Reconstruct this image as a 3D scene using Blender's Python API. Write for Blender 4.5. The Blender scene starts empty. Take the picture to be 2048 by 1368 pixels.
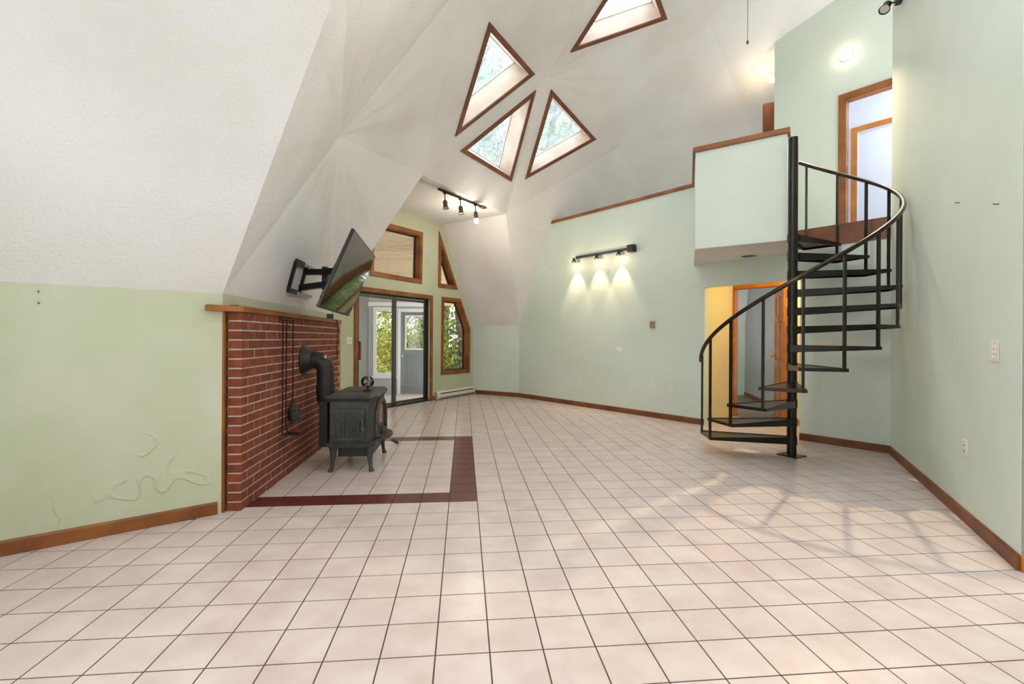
import bpy, bmesh, math, random
from mathutils import Vector, Matrix
from mathutils.geometry import tessellate_polygon
random.seed(7)
V = Vector
scene = bpy.context.scene
COL = scene.collection

# ------------------------------------------------------------------ camera
F, PX, PY, HC, ROLL = 927.07, 1012.58, 676.68, 1.2215, .006
cam_d = bpy.data.cameras.new('camera'); cam = bpy.data.objects.new('camera', cam_d); COL.objects.link(cam)
cam_d.sensor_fit = 'HORIZONTAL'; cam_d.sensor_width = 36.0; cam_d.lens = F/2048*36
cam_d.shift_x = (1024-PX)/2048; cam_d.shift_y = -(684-PY)/2048
cam_d.clip_start = .02; cam_d.clip_end = 300
cam.matrix_world = Matrix.Translation((0, 0, HC)) @ Matrix.Rotation(math.pi/2, 4, 'X') @ Matrix.Rotation(ROLL, 4, 'Z')
scene.camera = cam

# ------------------------------------------------------------------ world and exposure
world = bpy.data.worlds.new('sky'); scene.world = world; world.use_nodes = True
wn = world.node_tree; wn.nodes.clear()
wo = wn.nodes.new('ShaderNodeOutputWorld'); wb = wn.nodes.new('ShaderNodeBackground')
wb.inputs[0].default_value = (.92, .955, 1.05, 1); wb.inputs[1].default_value = 2.3
wn.links.new(wb.outputs[0], wo.inputs[0])
vs = scene.view_settings
vs.view_transform = 'Standard'; vs.look = 'None'; vs.gamma = 1.0; vs.exposure = 1.15
try: vs.use_curve_mapping = False
except Exception: pass

# ------------------------------------------------------------------ helpers: pixel rays of the calibrated camera
CR, SR = math.cos(ROLL), math.sin(ROLL)
CAM = V((0, 0, HC))
def ray(u, v):
    a = (u-PX)/F; b = (v-PY)/F
    return V((CR*a+SR*b, 1, SR*a-CR*b))
def at_z(u, v, z): r = ray(u, v); return CAM + r*((z-HC)/r.z)
def at_d(u, v, d): return CAM + ray(u, v)*d
def on_plane(u, v, p, n): r = ray(u, v); return CAM + r*((p-CAM).dot(n)/r.dot(n))

# ------------------------------------------------------------------ materials
def new_mat(name):
    m = bpy.data.materials.new(name); m.use_nodes = True
    nt = m.node_tree; nt.nodes.clear()
    o = nt.nodes.new('ShaderNodeOutputMaterial'); b = nt.nodes.new('ShaderNodeBsdfPrincipled')
    nt.links.new(b.outputs[0], o.inputs[0])
    return m, nt, b
def rgb(h):
    h = h.lstrip('#')
    c = [int(h[i:i+2], 16)/255 for i in (0, 2, 4)]
    return tuple((x/12.92 if x <= .04045 else ((x+.055)/1.055)**2.4) for x in c)+(1,)
def mat(name, c1, c2=None, rough=.6, scale=3., stretch=(1, 1, 1), detail=4., bump=0., bscale=60., metal=0., coords='world', spec=.5, lo=.3, hi=.7, coat=0.):
    m, nt, b = new_mat(name)
    N, L = nt.nodes, nt.links
    c1 = rgb(c1) if isinstance(c1, str) else c1
    b.inputs['Base Color'].default_value = c1
    b.inputs['Roughness'].default_value = rough; b.inputs['Metallic'].default_value = metal
    b.inputs['Specular IOR Level'].default_value = spec
    if coat: b.inputs['Coat Weight'].default_value = coat
    if coords == 'world':
        g = N.new('ShaderNodeNewGeometry'); co = g.outputs['Position']
    else:
        g = N.new('ShaderNodeTexCoord'); co = g.outputs['Object']
    mp = N.new('ShaderNodeMapping'); mp.inputs['Scale'].default_value = stretch; L.new(co, mp.inputs[0])
    if c2:
        c2 = rgb(c2) if isinstance(c2, str) else c2
        n = N.new('ShaderNodeTexNoise'); n.inputs['Scale'].default_value = scale; n.inputs['Detail'].default_value = detail
        L.new(mp.outputs[0], n.inputs['Vector'])
        r = N.new('ShaderNodeMapRange'); r.inputs[1].default_value = lo; r.inputs[2].default_value = hi; L.new(n.outputs[0], r.inputs[0])
        x = N.new('ShaderNodeMix'); x.data_type = 'RGBA'; L.new(r.outputs[0], x.inputs[0])
        x.inputs[6].default_value = c1; x.inputs[7].default_value = c2
        L.new(x.outputs[2], b.inputs['Base Color'])
    if bump:
        n2 = N.new('ShaderNodeTexNoise'); n2.inputs['Scale'].default_value = bscale; n2.inputs['Detail'].default_value = 2.
        L.new(mp.outputs[0], n2.inputs['Vector'])
        bp = N.new('ShaderNodeBump'); bp.inputs['Strength'].default_value = bump; bp.inputs['Distance'].default_value = .01
        L.new(n2.outputs[0], bp.inputs['Height']); L.new(bp.outputs[0], b.inputs['Normal'])
    return m
def vary(m, amt=.12, island=True):
    """per-piece brightness variation"""
    nt = m.node_tree; N, L = nt.nodes, nt.links
    b = next(n for n in N if n.type == 'BSDF_PRINCIPLED')
    oi = N.new('ShaderNodeObjectInfo'); g = N.new('ShaderNodeNewGeometry')
    ad = N.new('ShaderNodeMath'); ad.operation = 'ADD'; L.new(oi.outputs['Random'], ad.inputs[0]); L.new(g.outputs['Random Per Island'], ad.inputs[1])
    fr = N.new('ShaderNodeMath'); fr.operation = 'FRACT'; L.new(ad.outputs[0], fr.inputs[0])
    mr = N.new('ShaderNodeMapRange'); mr.inputs[3].default_value = 1-amt; mr.inputs[4].default_value = 1+amt; L.new(fr.outputs[0], mr.inputs[0])
    hs = N.new('ShaderNodeHueSaturation'); L.new(mr.outputs[0], hs.inputs['Value'])
    bc = b.inputs['Base Color']
    if bc.is_linked:
        src = bc.links[0].from_socket; L.new(src, hs.inputs['Color'])
    else: hs.inputs['Color'].default_value = bc.default_value
    L.new(hs.outputs[0], bc)
    return m
def emit_mat(name, col, strength):
    m = bpy.data.materials.new(name); m.use_nodes = True; nt = m.node_tree; nt.nodes.clear()
    o = nt.nodes.new('ShaderNodeOutputMaterial'); e = nt.nodes.new('ShaderNodeEmission')
    e.inputs[0].default_value = col; e.inputs[1].default_value = strength; nt.links.new(e.outputs[0], o.inputs[0]); return m
def glass_mat(name, tint=(1, 1, 1, 1), haze=0., hazecol=(.8, .85, .85, 1), refl=1.45):
    m = bpy.data.materials.new(name); m.use_nodes = True; nt = m.node_tree; nt.nodes.clear(); N, L = nt.nodes, nt.links
    o = N.new('ShaderNodeOutputMaterial'); t = N.new('ShaderNodeBsdfTransparent'); t.inputs[0].default_value = tint
    g = N.new('ShaderNodeBsdfGlossy'); g.inputs['Roughness'].default_value = .02
    lw = N.new('ShaderNodeLayerWeight'); lw.inputs[0].default_value = .5
    pw = N.new('ShaderNodeMath'); pw.operation = 'POWER'; pw.inputs[1].default_value = 4.; L.new(lw.outputs['Facing'], pw.inputs[0])
    fz = N.new('ShaderNodeMapRange'); fz.inputs[3].default_value = .025; fz.inputs[4].default_value = .6; L.new(pw.outputs[0], fz.inputs[0])
    x = N.new('ShaderNodeMixShader'); L.new(fz.outputs[0], x.inputs[0]); L.new(t.outputs[0], x.inputs[1]); L.new(g.outputs[0], x.inputs[2])
    out = x
    if haze:
        d = N.new('ShaderNodeBsdfTranslucent'); d.inputs[0].default_value = hazecol
        gm = N.new('ShaderNodeNewGeometry'); n = N.new('ShaderNodeTexNoise'); n.inputs['Scale'].default_value = 7.; n.inputs['Detail'].default_value = 5.
        L.new(gm.outputs['Position'], n.inputs['Vector'])
        mr = N.new('ShaderNodeMapRange'); mr.inputs[1].default_value = .3; mr.inputs[2].default_value = .75; mr.inputs[3].default_value = haze*.6; mr.inputs[4].default_value = min(1, haze*1.5)
        L.new(n.outputs[0], mr.inputs[0])
        y = N.new('ShaderNodeMixShader'); L.new(mr.outputs[0], y.inputs[0]); L.new(x.outputs[0], y.inputs[1]); L.new(d.outputs[0], y.inputs[2]); out = y
    L.new(out.outputs[0], o.inputs[0]); return m

M = {}
M['green'] = mat('pale_green_paint', '#dae4d8', '#d1dcce', .55, 1.1, bump=.05, bscale=120, lo=.35, hi=.7)
M['warm_tint_green'] = mat('green_warm_light_tint', '#c8cbb0', '#bbbf9f', .6, 1.6, bump=.08, bscale=14, lo=.35, hi=.7)  # the pale green paint again, with a warm light tint put into its colour
M['cream'] = mat('cream_paint', '#e3d7a4', '#dacd98', .6, 1.2)
M['lavender'] = mat('lavender_white_paint', '#d8d9e4', '#cfd2df', .6, 1.2)
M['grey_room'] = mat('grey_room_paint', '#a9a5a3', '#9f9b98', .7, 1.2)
M['white'] = mat('white_paint', '#e8e6e0', None, .5)
M['offwhite'] = mat('ivory_plastic', '#e6e1cf', None, .4)
M['wood'] = mat('stained_oak', '#9c6029', '#703d16', .45, 3., (1, 1, 1), 6, coords='obj', lo=.35, hi=.68)
M['wood_red'] = mat('reddish_stained_wood', '#87502f', '#66371f', .5, 4., (1, 1, 1), 6, coords='obj')
M['wood_orange'] = mat('honey_orange_wood', '#c47a27', '#a05c18', .4, 4., (1, 1, 1), 6, coords='obj')
M['pine'] = vary(mat('knotty_pine', '#e8cfa6', '#cda878', .55, 3., (1.2, 9, 9), 6, lo=.4, hi=.75), .08)
m = M['pine']; nt = m.node_tree; N, L = nt.nodes, nt.links; b = next(n for n in N if n.type == 'BSDF_PRINCIPLED')
g = N.new('ShaderNodeNewGeometry'); vo = N.new('ShaderNodeTexVoronoi'); vo.inputs['Scale'].default_value = 3.6; L.new(g.outputs['Position'], vo.inputs['Vector'])
kr = N.new('ShaderNodeMapRange'); kr.inputs[1].default_value = .05; kr.inputs[2].default_value = .1; kr.inputs[3].default_value = .85; kr.inputs[4].default_value = 0; L.new(vo.outputs['Distance'], kr.inputs[0])
km = N.new('ShaderNodeMix'); km.data_type = 'RGBA'; L.new(kr.outputs[0], km.inputs[0]); L.new(b.inputs['Base Color'].links[0].from_socket, km.inputs[6]); km.inputs[7].default_value = rgb('#6b4422'); L.new(km.outputs[2], b.inputs['Base Color'])
M['shaft'] = mat('pale_pine_lining', '#e2d3c4', '#d0bda9', .5, 4., (1, 1, 1), 5)
M['black_steel'] = mat('black_painted_steel', '#17140f', '#241d15', .32, 8., metal=.3)
M['rail'] = mat('worn_black_handrail', '#1d1711', '#4b3a2a', .22, 4., metal=.4, lo=.5, hi=.8)
M['iron'] = mat('cast_iron', '#3a3936', '#494744', .5, 9., bump=.15, bscale=150, metal=.2)
M['pipe'] = mat('matte_black_stovepipe', '#262422', '#34312e', .5, 5., metal=.3)
M['black'] = mat('black_plastic', '#0e0e0e', None, .4)
M['screen'] = mat('tv_screen', '#08090a', None, .06, spec=.9, coat=.6)
M['alu'] = mat('bronze_aluminium', '#5e5a52', None, .35, metal=.6)
M['dark_frame'] = mat('dark_door_frame', '#2a2824', None, .4, metal=.3)
M['brass'] = mat('brass', '#c89a3c', None, .25, metal=.9)
M['chrome'] = mat('brushed_nickel', '#b9b7b2', None, .25, metal=.9)
M['grout'] = mat('dark_grout', '#5a4c43', '#4d4039', .9, 6.)
M['mortar'] = mat('pale_mortar', '#d0bfae', '#b3a08e', .95, 12., bump=.3, bscale=90)
M['deck'] = vary(mat('weathered_deck', '#c9bfb4', '#b3a89c', .7, 4., (2, 12, 2)), .08)
M['patch'] = mat('bare_plaster_patch', '#eef0ea', None, .8)
M['heater'] = mat('heater_enamel', '#e9e3d3', None, .4)
M['fin'] = mat('heater_grille_dark', '#4a4640', None, .6)
M['soil'] = mat('leaf_litter', '#6e6a3c', '#4d4c2a', .95, 1.5)
M['bark'] = mat('bark', '#4f453a', '#2f2922', .9, 6., (3, 3, .6), bump=.4, bscale=20)
M['glass'] = glass_mat('clear_glass')
M['skyglass'] = glass_mat('dusty_skylight_glass', (.86, .89, .89, 1), .16, (.62, .68, .68, 1))
M['shingle'] = mat('dark_shingle', '#4d5458', '#2c3236', .9, 25.)
m = M['warm_tint_green']; nt = m.node_tree; N, L = nt.nodes, nt.links; b = next(n for n in N if n.type == 'BSDF_PRINCIPLED')
g = N.new('ShaderNodeNewGeometry'); n1 = N.new('ShaderNodeTexNoise'); n1.inputs['Scale'].default_value = 2.1; n1.inputs['Detail'].default_value = 2.; L.new(g.outputs['Position'], n1.inputs['Vector'])
sb = N.new('ShaderNodeMath'); sb.operation = 'SUBTRACT'; sb.inputs[1].default_value = .5; L.new(n1.outputs[0], sb.inputs[0]); ab = N.new('ShaderNodeMath'); ab.operation = 'ABSOLUTE'; L.new(sb.outputs[0], ab.inputs[0])
r1 = N.new('ShaderNodeMapRange'); r1.interpolation_type = 'SMOOTHSTEP'; r1.inputs[1].default_value = 0; r1.inputs[2].default_value = .014; r1.inputs[3].default_value = 1; r1.inputs[4].default_value = 0; L.new(ab.outputs[0], r1.inputs[0])
n2 = N.new('ShaderNodeTexNoise'); n2.inputs['Scale'].default_value = 1.7; n2.inputs['Detail'].default_value = 1.; L.new(g.outputs['Position'], n2.inputs['Vector'])
sx = N.new('ShaderNodeSeparateXYZ'); L.new(g.outputs['Position'], sx.inputs[0]); lowm = N.new('ShaderNodeMapRange'); lowm.inputs[1].default_value = .75; lowm.inputs[2].default_value = .45; L.new(sx.outputs[2], lowm.inputs[0])
r2 = N.new('ShaderNodeMapRange'); r2.inputs[1].default_value = .5; r2.inputs[2].default_value = .58; L.new(n2.outputs[0], r2.inputs[0])
p1 = N.new('ShaderNodeMath'); p1.operation = 'MULTIPLY'; L.new(r1.outputs[0], p1.inputs[0]); L.new(r2.outputs[0], p1.inputs[1])
p2 = N.new('ShaderNodeMath'); p2.operation = 'MULTIPLY'; L.new(p1.outputs[0], p2.inputs[0]); L.new(lowm.outputs[0], p2.inputs[1])
bp = N.new('ShaderNodeBump'); bp.inputs['Strength'].default_value = .7; bp.inputs['Distance'].default_value = .008; L.new(p2.outputs[0], bp.inputs['Height'])
ob = next((l.from_node for l in b.inputs['Normal'].links), None)
if ob: L.new(ob.outputs[0], bp.inputs['Normal'])
L.new(bp.outputs[0], b.inputs['Normal'])
# ceiling stucco: popcorn texture, faint stains
m, nt, b = new_mat('stucco_ceiling'); N, L = nt.nodes, nt.links
g = N.new('ShaderNodeNewGeometry')
n1 = N.new('ShaderNodeTexNoise'); n1.inputs['Scale'].default_value = .8; n1.inputs['Detail'].default_value = 4; L.new(g.outputs['Position'], n1.inputs['Vector'])
r1 = N.new('ShaderNodeMapRange'); r1.inputs[1].default_value = .42; r1.inputs[2].default_value = .72; L.new(n1.outputs[0], r1.inputs[0])
mx = N.new('ShaderNodeMix'); mx.data_type = 'RGBA'; mx.inputs[6].default_value = rgb('#ebe9e6'); mx.inputs[7].default_value = rgb('#dedad5'); L.new(r1.outputs[0], mx.inputs[0])
st_in = mx.outputs[2]
for (hx, hy, hz, rad, sc, seed) in ((-1.61, 4.5, 3.19, 2.6, 3.2, 0.), (.53, 6.72, 4.98, 1.6, 3., 3.)):
    sv_ = N.new('ShaderNodeVectorMath'); sv_.operation = 'SUBTRACT'; L.new(g.outputs['Position'], sv_.inputs[0]); sv_.inputs[1].default_value = (hx, hy, hz)
    ln = N.new('ShaderNodeVectorMath'); ln.operation = 'LENGTH'; L.new(sv_.outputs[0], ln.inputs[0])
    nm = N.new('ShaderNodeVectorMath'); nm.operation = 'NORMALIZE'; L.new(sv_.outputs[0], nm.inputs[0])
    ns = N.new('ShaderNodeTexNoise'); ns.inputs['Scale'].default_value = sc; ns.inputs['Detail'].default_value = 3
    wv = N.new('ShaderNodeVectorMath'); wv.operation = 'MULTIPLY_ADD'; L.new(g.outputs['Position'], wv.inputs[0]); wv.inputs[1].default_value = (.16, .16, .16); L.new(nm.outputs[0], wv.inputs[2]); L.new(wv.outputs[0], ns.inputs['Vector'])
    a1_ = N.new('ShaderNodeMapRange'); a1_.inputs[1].default_value = .5; a1_.inputs[2].default_value = .72; L.new(ns.outputs[0], a1_.inputs[0])
    a2_ = N.new('ShaderNodeMapRange'); a2_.inputs[1].default_value = .2; a2_.inputs[2].default_value = rad; a2_.inputs[3].default_value = .25; a2_.inputs[4].default_value = 0; L.new(ln.outputs['Value'], a2_.inputs[0])
    pm = N.new('ShaderNodeMath'); pm.operation = 'MULTIPLY'; L.new(a1_.outputs[0], pm.inputs[0]); L.new(a2_.outputs[0], pm.inputs[1])
    m3 = N.new('ShaderNodeMix'); m3.data_type = 'RGBA'; L.new(pm.outputs[0], m3.inputs[0]); L.new(st_in, m3.inputs[6]); m3.inputs[7].default_value = rgb('#b9aaa0'); st_in = m3.outputs[2]
L.new(st_in, b.inputs['Base Color']); b.inputs['Roughness'].default_value = .9; b.inputs['Specular IOR Level'].default_value = .15
n2 = N.new('ShaderNodeTexNoise'); n2.inputs['Scale'].default_value = 55; n2.inputs['Detail'].default_value = 3; L.new(g.outputs['Position'], n2.inputs['Vector'])
bp = N.new('ShaderNodeBump'); bp.inputs['Strength'].default_value = .35; bp.inputs['Distance'].default_value = .02
L.new(n2.outputs[0], bp.inputs['Height']); L.new(bp.outputs[0], b.inputs['Normal']); M['stucco'] = m
# floor tile
M['tile'] = vary(mat('beige_ceramic_tile', '#decfc8', '#d0bdb5', .28, 5., (1, 1, 1), 5, lo=.35, hi=.7, bump=.02, bscale=30), .035)
M['red_tile'] = vary(mat('oxblood_ceramic_tile', '#6b3029', '#5a2721', .3, 7.), .06)
M['brick'] = vary(mat('red_brick', '#8a472c', '#6f3623', .9, 14., bump=.5, bscale=70), .13)
# beadboard: vertical grooves as fine relief
m, nt, b = new_mat('beadboard'); N, L = nt.nodes, nt.links
g = N.new('ShaderNodeNewGeometry'); sp = N.new('ShaderNodeSeparateXYZ'); L.new(g.outputs['Position'], sp.inputs[0])
mm = N.new('ShaderNodeMath'); mm.operation = 'PINGPONG'; mm.inputs[1].default_value = .03; L.new(sp.outputs[0], mm.inputs[0])
mr = N.new('ShaderNodeMapRange'); mr.inputs[1].default_value = 0; mr.inputs[2].default_value = .006; L.new(mm.outputs[0], mr.inputs[0])
bp = N.new('ShaderNodeBump'); bp.inputs['Strength'].default_value = 1; bp.inputs['Distance'].default_value = .006; L.new(mr.outputs[0], bp.inputs['Height'])
mx = N.new('ShaderNodeMix'); mx.data_type = 'RGBA'; mx.inputs[6].default_value = rgb('#77786f'); mx.inputs[7].default_value = rgb('#bdbdb8'); L.new(mr.outputs[0], mx.inputs[0])
L.new(mx.outputs[2], b.inputs['Base Color']); L.new(bp.outputs[0], b.inputs['Normal']); b.inputs['Roughness'].default_value = .6; M['bead'] = m
M['bead_grey'] = mat('blue_grey_painted_boards', '#7f8482', '#757a78', .6, 3.)
# leaves
def leaf_mat(name, c1, c2):
    m, nt, b = new_mat(name); N, L = nt.nodes, nt.links
    g = N.new('ShaderNodeNewGeometry')
    mx = N.new('ShaderNodeMix'); mx.data_type = 'RGBA'; mx.inputs[6].default_value = rgb(c1); mx.inputs[7].default_value = rgb(c2); L.new(g.outputs['Random Per Island'], mx.inputs[0])
    L.new(mx.outputs[2], b.inputs['Base Color']); b.inputs['Roughness'].default_value = .6
    tr = N.new('ShaderNodeBsdfTranslucent'); L.new(mx.outputs[2], tr.inputs[0])
    x = N.new('ShaderNodeMixShader'); x.inputs[0].default_value = .5; L.new(b.outputs[0], x.inputs[1]); L.new(tr.outputs[0], x.inputs[2])
    o = next(n for n in N if n.type == 'OUTPUT_MATERIAL'); L.new(x.outputs[0], o.inputs[0]); return m
M['leaf_green'] = leaf_mat('green_leaves', '#3d5a2c', '#7f9a4a')
M['leaf_yellow'] = leaf_mat('yellow_green_leaves', '#6f8a32', '#cdbb45')

# ------------------------------------------------------------------ object helpers
def link(name, me, m=None, parent=None, loc=None):
    o = bpy.data.objects.new(name, me); COL.objects.link(o)
    if m is not None and me is not None and not me.materials: me.materials.append(m)
    if parent is not None: o.parent = parent
    if loc is not None: o.location = loc
    return o
def mesh(name, verts, faces, m=None, parent=None, smooth=False):
    me = bpy.data.meshes.new(name); me.from_pydata([tuple(v) for v in verts], [], faces)
    me.update()
    bm = bmesh.new(); bm.from_mesh(me); bmesh.ops.recalc_face_normals(bm, faces=bm.faces); bm.to_mesh(me); bm.free()
    if smooth: me.polygons.foreach_set('use_smooth', [True]*len(me.polygons))
    return link(name, me, m, parent)
def empty(name, loc=(0, 0, 0), rz=0.):
    o = bpy.data.objects.new(name, None); COL.objects.link(o); o.location = loc; o.rotation_euler = (0, 0, rz); o.empty_display_size = .1; return o
def tag(o, label=None, cat=None, group=None, kind=None):
    if label: o['label'] = label
    if cat: o['category'] = cat
    if group: o['group'] = group
    if kind: o['kind'] = kind
    return o
def struct(o, label, cat): return tag(o, label, cat, kind='structure')
class MB:
    """collects shapes into one mesh"""
    def __init__(s): s.v = []; s.f = []
    def add(s, vs, fs):
        k = len(s.v); s.v += [V(x) for x in vs]; s.f += [tuple(i+k for i in f) for f in fs]; return s
    def box(s, c, size, mtx=None):
        c = V(c); h = V(size)/2
        vs = [c+V((sx*h.x, sy*h.y, sz*h.z)) for sz in (-1, 1) for sy in (-1, 1) for sx in (-1, 1)]
        if mtx: vs = [mtx @ x for x in vs]
        return s.add(vs, [(0, 2, 3, 1), (4, 5, 7, 6), (0, 1, 5, 4), (2, 6, 7, 3), (0, 4, 6, 2), (1, 3, 7, 5)])
    def bar(s, a, b, w, h, up=V((0, 0, 1))):
        a, b = V(a), V(b); d = (b-a).normalized(); x = d.cross(up)
        if x.length < 1e-4: x = d.cross(V((0, 1, 0)))
        x.normalize(); y = x.cross(d)
        r = [x*(w/2)+y*(h/2), -x*(w/2)+y*(h/2), -x*(w/2)-y*(h/2), x*(w/2)-y*(h/2)]
        return s.add([a+q for q in r]+[b+q for q in r], [(3, 2, 1, 0), (4, 5, 6, 7)]+[(i, (i+1) % 4, 4+(i+1) % 4, 4+i) for i in range(4)])
    def tube(s, pts, rad, n=10, caps=True):
        pts = [V(p) for p in pts]; rads = rad if isinstance(rad, (list, tuple)) else [rad]*len(pts)
        k0 = len(s.v); prev = None
        for i, p in enumerate(pts):
            t = (pts[min(i+1, len(pts)-1)]-pts[max(i-1, 0)]).normalized()
            if prev is None:
                x = t.cross(V((0, 0, 1)));
                if x.length < 1e-3: x = t.cross(V((0, 1, 0)))
            else: x = prev-t*prev.dot(t)
            x.normalize(); prev = x; y = t.cross(x)
            s.v += [p+(x*math.cos(2*math.pi*j/n)+y*math.sin(2*math.pi*j/n))*rads[i] for j in range(n)]
        for i in range(len(pts)-1):
            for j in range(n):
                a = k0+i*n+j; b = k0+i*n+(j+1) % n; s.f.append((a, b, b+n, a+n))
        if caps:
            s.f.append(tuple(k0+j for j in range(n))[::-1]); e = k0+(len(pts)-1)*n; s.f.append(tuple(e+j for j in range(n)))
        return s
    def prism(s, poly, ext):
        n = len(poly); ext = V(ext); poly = [V(p) for p in poly]
        return s.add(poly+[p+ext for p in poly], [tuple(range(n))[::-1], tuple(range(n, 2*n))]+[(i, (i+1) % n, n+(i+1) % n, n+i) for i in range(n)])
    def build(s, name, m, parent=None, smooth=False):
        o = mesh(name, s.v, s.f, m, parent)
        if smooth:
            me = o.data; me.polygons.foreach_set('use_smooth', [True]*len(me.polygons))
            try: me.set_sharp_from_angle(angle=math.radians(40))
            except Exception: pass
        return o
def bevel(o, w=.004, seg=2):
    b = o.modifiers.new('bevel', 'BEVEL'); b.width = w; b.segments = seg; b.limit_method = 'ANGLE'; return o
class Plane:
    """a 2D frame in space: p(s,t,h)"""
    def __init__(s, o, ex, ey): s.o = V(o); s.ex = V(ex).normalized(); s.ey = V(ey).normalized(); s.n = s.ex.cross(s.ey)
    def p(s, a, b, h=0.): return s.o+s.ex*a+s.ey*b+s.n*h
    def q(s, w): d = V(w)-s.o; return (d.dot(s.ex), d.dot(s.ey))
    def px(s, u, v): return s.q(on_plane(u, v, s.o, s.n))
def slab(name, loops, pl, h0, h1, m, parent=None, ext=None):
    """polygon with holes, thick from h0 to h1 (or along ext(p) for the back)"""
    tri = tessellate_polygon([[V((a, b, 0)) for a, b in lp] for lp in loops])
    pts = [q for lp in loops for q in lp]; n = len(pts)
    front = [pl.p(a, b, h0) for a, b in pts]; back = [ext(p) for p in front] if ext else [pl.p(a, b, h1) for a, b in pts]
    fs = [tuple(t) for t in tri]+[tuple(i+n for i in t)[::-1] for t in tri]; k = 0
    for lp in loops:
        c = len(lp)
        for i in range(c): fs.append((k+i, k+(i+1) % c, n+k+(i+1) % c, n+k+i))
        k += c
    return mesh(name, front+back, fs, m, parent)
def area2(lp): return sum(lp[i][0]*lp[(i+1) % len(lp)][1]-lp[(i+1) % len(lp)][0]*lp[i][1] for i in range(len(lp)))/2
def offset(lp, w):
    """inset a convex loop by w (negative grows)"""
    sgn = 1 if area2(lp) > 0 else -1; n = len(lp); lines = []
    for i in range(n):
        a, b = V(lp[i]), V(lp[(i+1) % n]); d = (b-a).normalized(); nn = V((-d.y, d.x))*sgn; lines.append((a+nn*w, d))
    out = []
    for i in range(n):
        (p, d), (q, e) = lines[i-1], lines[i]; den = d.x*e.y-d.y*e.x
        t = ((q.x-p.x)*e.y-(q.y-p.y)*e.x)/den; r = p+d*t; out.append((r.x, r.y))
    return out
def boards(parent, name, outer, inner, pl, h0, h1, m, skip=()):
    n = len(outer)
    for i in range(n):
        if i in skip: continue
        j = (i+1) % n; mb = MB(); mb.prism([pl.p(*outer[i], h0), pl.p(*outer[j], h0), pl.p(*inner[j], h0), pl.p(*inner[i], h0)], pl.n*(h1-h0))
        mb.build(name, m, parent)
def wall_plane(A, B):
    """plane of a wall A->B whose n points into the room (A,B ordered so)"""
    A, B = V((A[0], A[1], 0)), V((B[0], B[1], 0)); return Plane(A, B-A, V((0, 0, 1)))

# ------------------------------------------------------------------ key points of the plan (metres; camera above the origin, +Y into the picture)
V1 = V((-1.965, 3.21, 1.52)); B_ = V((-2.19, 5.75, 1.52)); V2 = V((.272, 9.665, 1.49)); CC = V((-.733, 10.228, 1.49))
ddir = V((.5105, .86, 0)).normalized(); D1 = CC-ddir*4.35; D1.z = 1.49
W1B = V((4.161, 5.017, 0)); W3E = V((2.739, 2.463, 0))
w1d = V((W1B.x-V2.x, W1B.y-V2.y, 0)).normalized(); w1n = V((-w1d.y, w1d.x, 0))      # w1n points behind the partition
if w1n.x < 0: w1n = -w1n
POLE = V((3.025, 4.904, 0))
LEND = V1+V((-.786, -.618, 0))*1.9; LEND.z = 1.52

# ------------------------------------------------------------------ floor: grout bed and tiles
T, YAW, TX0, TY0 = .21, .0914, -.5142, -16.5687
cy_, sy_ = math.cos(YAW), math.sin(YAW)
def tile_w(i, j, z=0.):
    x = (i-TX0)*T; y = (j-TY0)*T; return V((cy_*x-sy_*y, sy_*x+cy_*y, z))
OFFH = 1.10
def w1(s, off=0.): return V((V2.x, V2.y, 0))+w1d*s+w1n*off
PW1 = Plane((V2.x, V2.y, 0), w1d, (0, 0, 1))
s_hl = PW1.px(1408.8, 700)[0]; s_hr = PW1.px(1600, 700)[0]; s_box = PW1.px(1388, 450)[0]; W1LEN = (W1B-V((V2.x, V2.y, 0))).length
room = [LEND, V1, B_, D1, CC, V2, w1(s_hl), w1(s_hl-.09, .115), w1(s_hl-.09, OFFH), w1(s_hr+.25, OFFH), w1(s_hr+.25, .1), w1(s_hr), W1B, W3E, W3E+V((2.6, -1.45, 0)), V((5.6, -2.2, 0)), V((.4, -2.2, 0))]
room = [(p.x, p.y) for p in room]
fl = Plane((0, 0, 0), (1, 0, 0), (0, 1, 0))
floor = slab('floor', [room], fl, -.0012, -.12, M['grout'])
struct(floor, 'beige square ceramic tile floor with dark grout lines', 'floor')
def clip(poly, quad):
    """clip poly by a convex ccw quad"""
    out = poly
    for i in range(4):
        a, b = quad[i], quad[(i+1) % 4]; inp = out; out = []
        if not inp: return []
        side = lambda p: (b[0]-a[0])*(p[1]-a[1])-(b[1]-a[1])*(p[0]-a[0])
        for k in range(len(inp)):
            p, q = inp[k-1], inp[k]; sp_, sq_ = side(p), side(q)
            if (sp_ >= 0) != (sq_ >= 0):
                t = sp_/(sp_-sq_); out.append((p[0]+(q[0]-p[0])*t, p[1]+(q[1]-p[1])*t))
            if sq_ >= 0: out.append(q)
    return out
GR = .0145   # half grout in tile units
brick_i = -1.0
full, cut = [], []
for i in range(-24, 34):
    for j in range(-19, 38):
        c = tile_w(i+.5, j+.5)
        if c.y > 10.6 or c.y < -2.3: continue
        q = [tile_w(i+GR, j+GR), tile_w(i+1-GR, j+GR), tile_w(i+1-GR, j+1-GR), tile_w(i+GR, j+1-GR)]
        q2 = [(p.x, p.y) for p in q]; cl = clip(room, q2)
        if len(cl) < 3: continue
        a = abs(area2(cl)); fa = abs(area2(q2))
        if a < .02*fa: continue
        red = (i == -1 and 0 <= j <= 10) or (j in (0, 10) and i <= -1 and c.x > -2.3)
        vis = c.y > .6 and abs(c.x/c.y) < 1.25
        dist = math.hypot(c.x, c.y)
        (full if a > .995*fa else cut).append((dist if vis else 999, i, j, red, cl))
full.sort(key=lambda t: t[0])
tm = bpy.data.meshes.new('tile'); e = .5-GR
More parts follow.
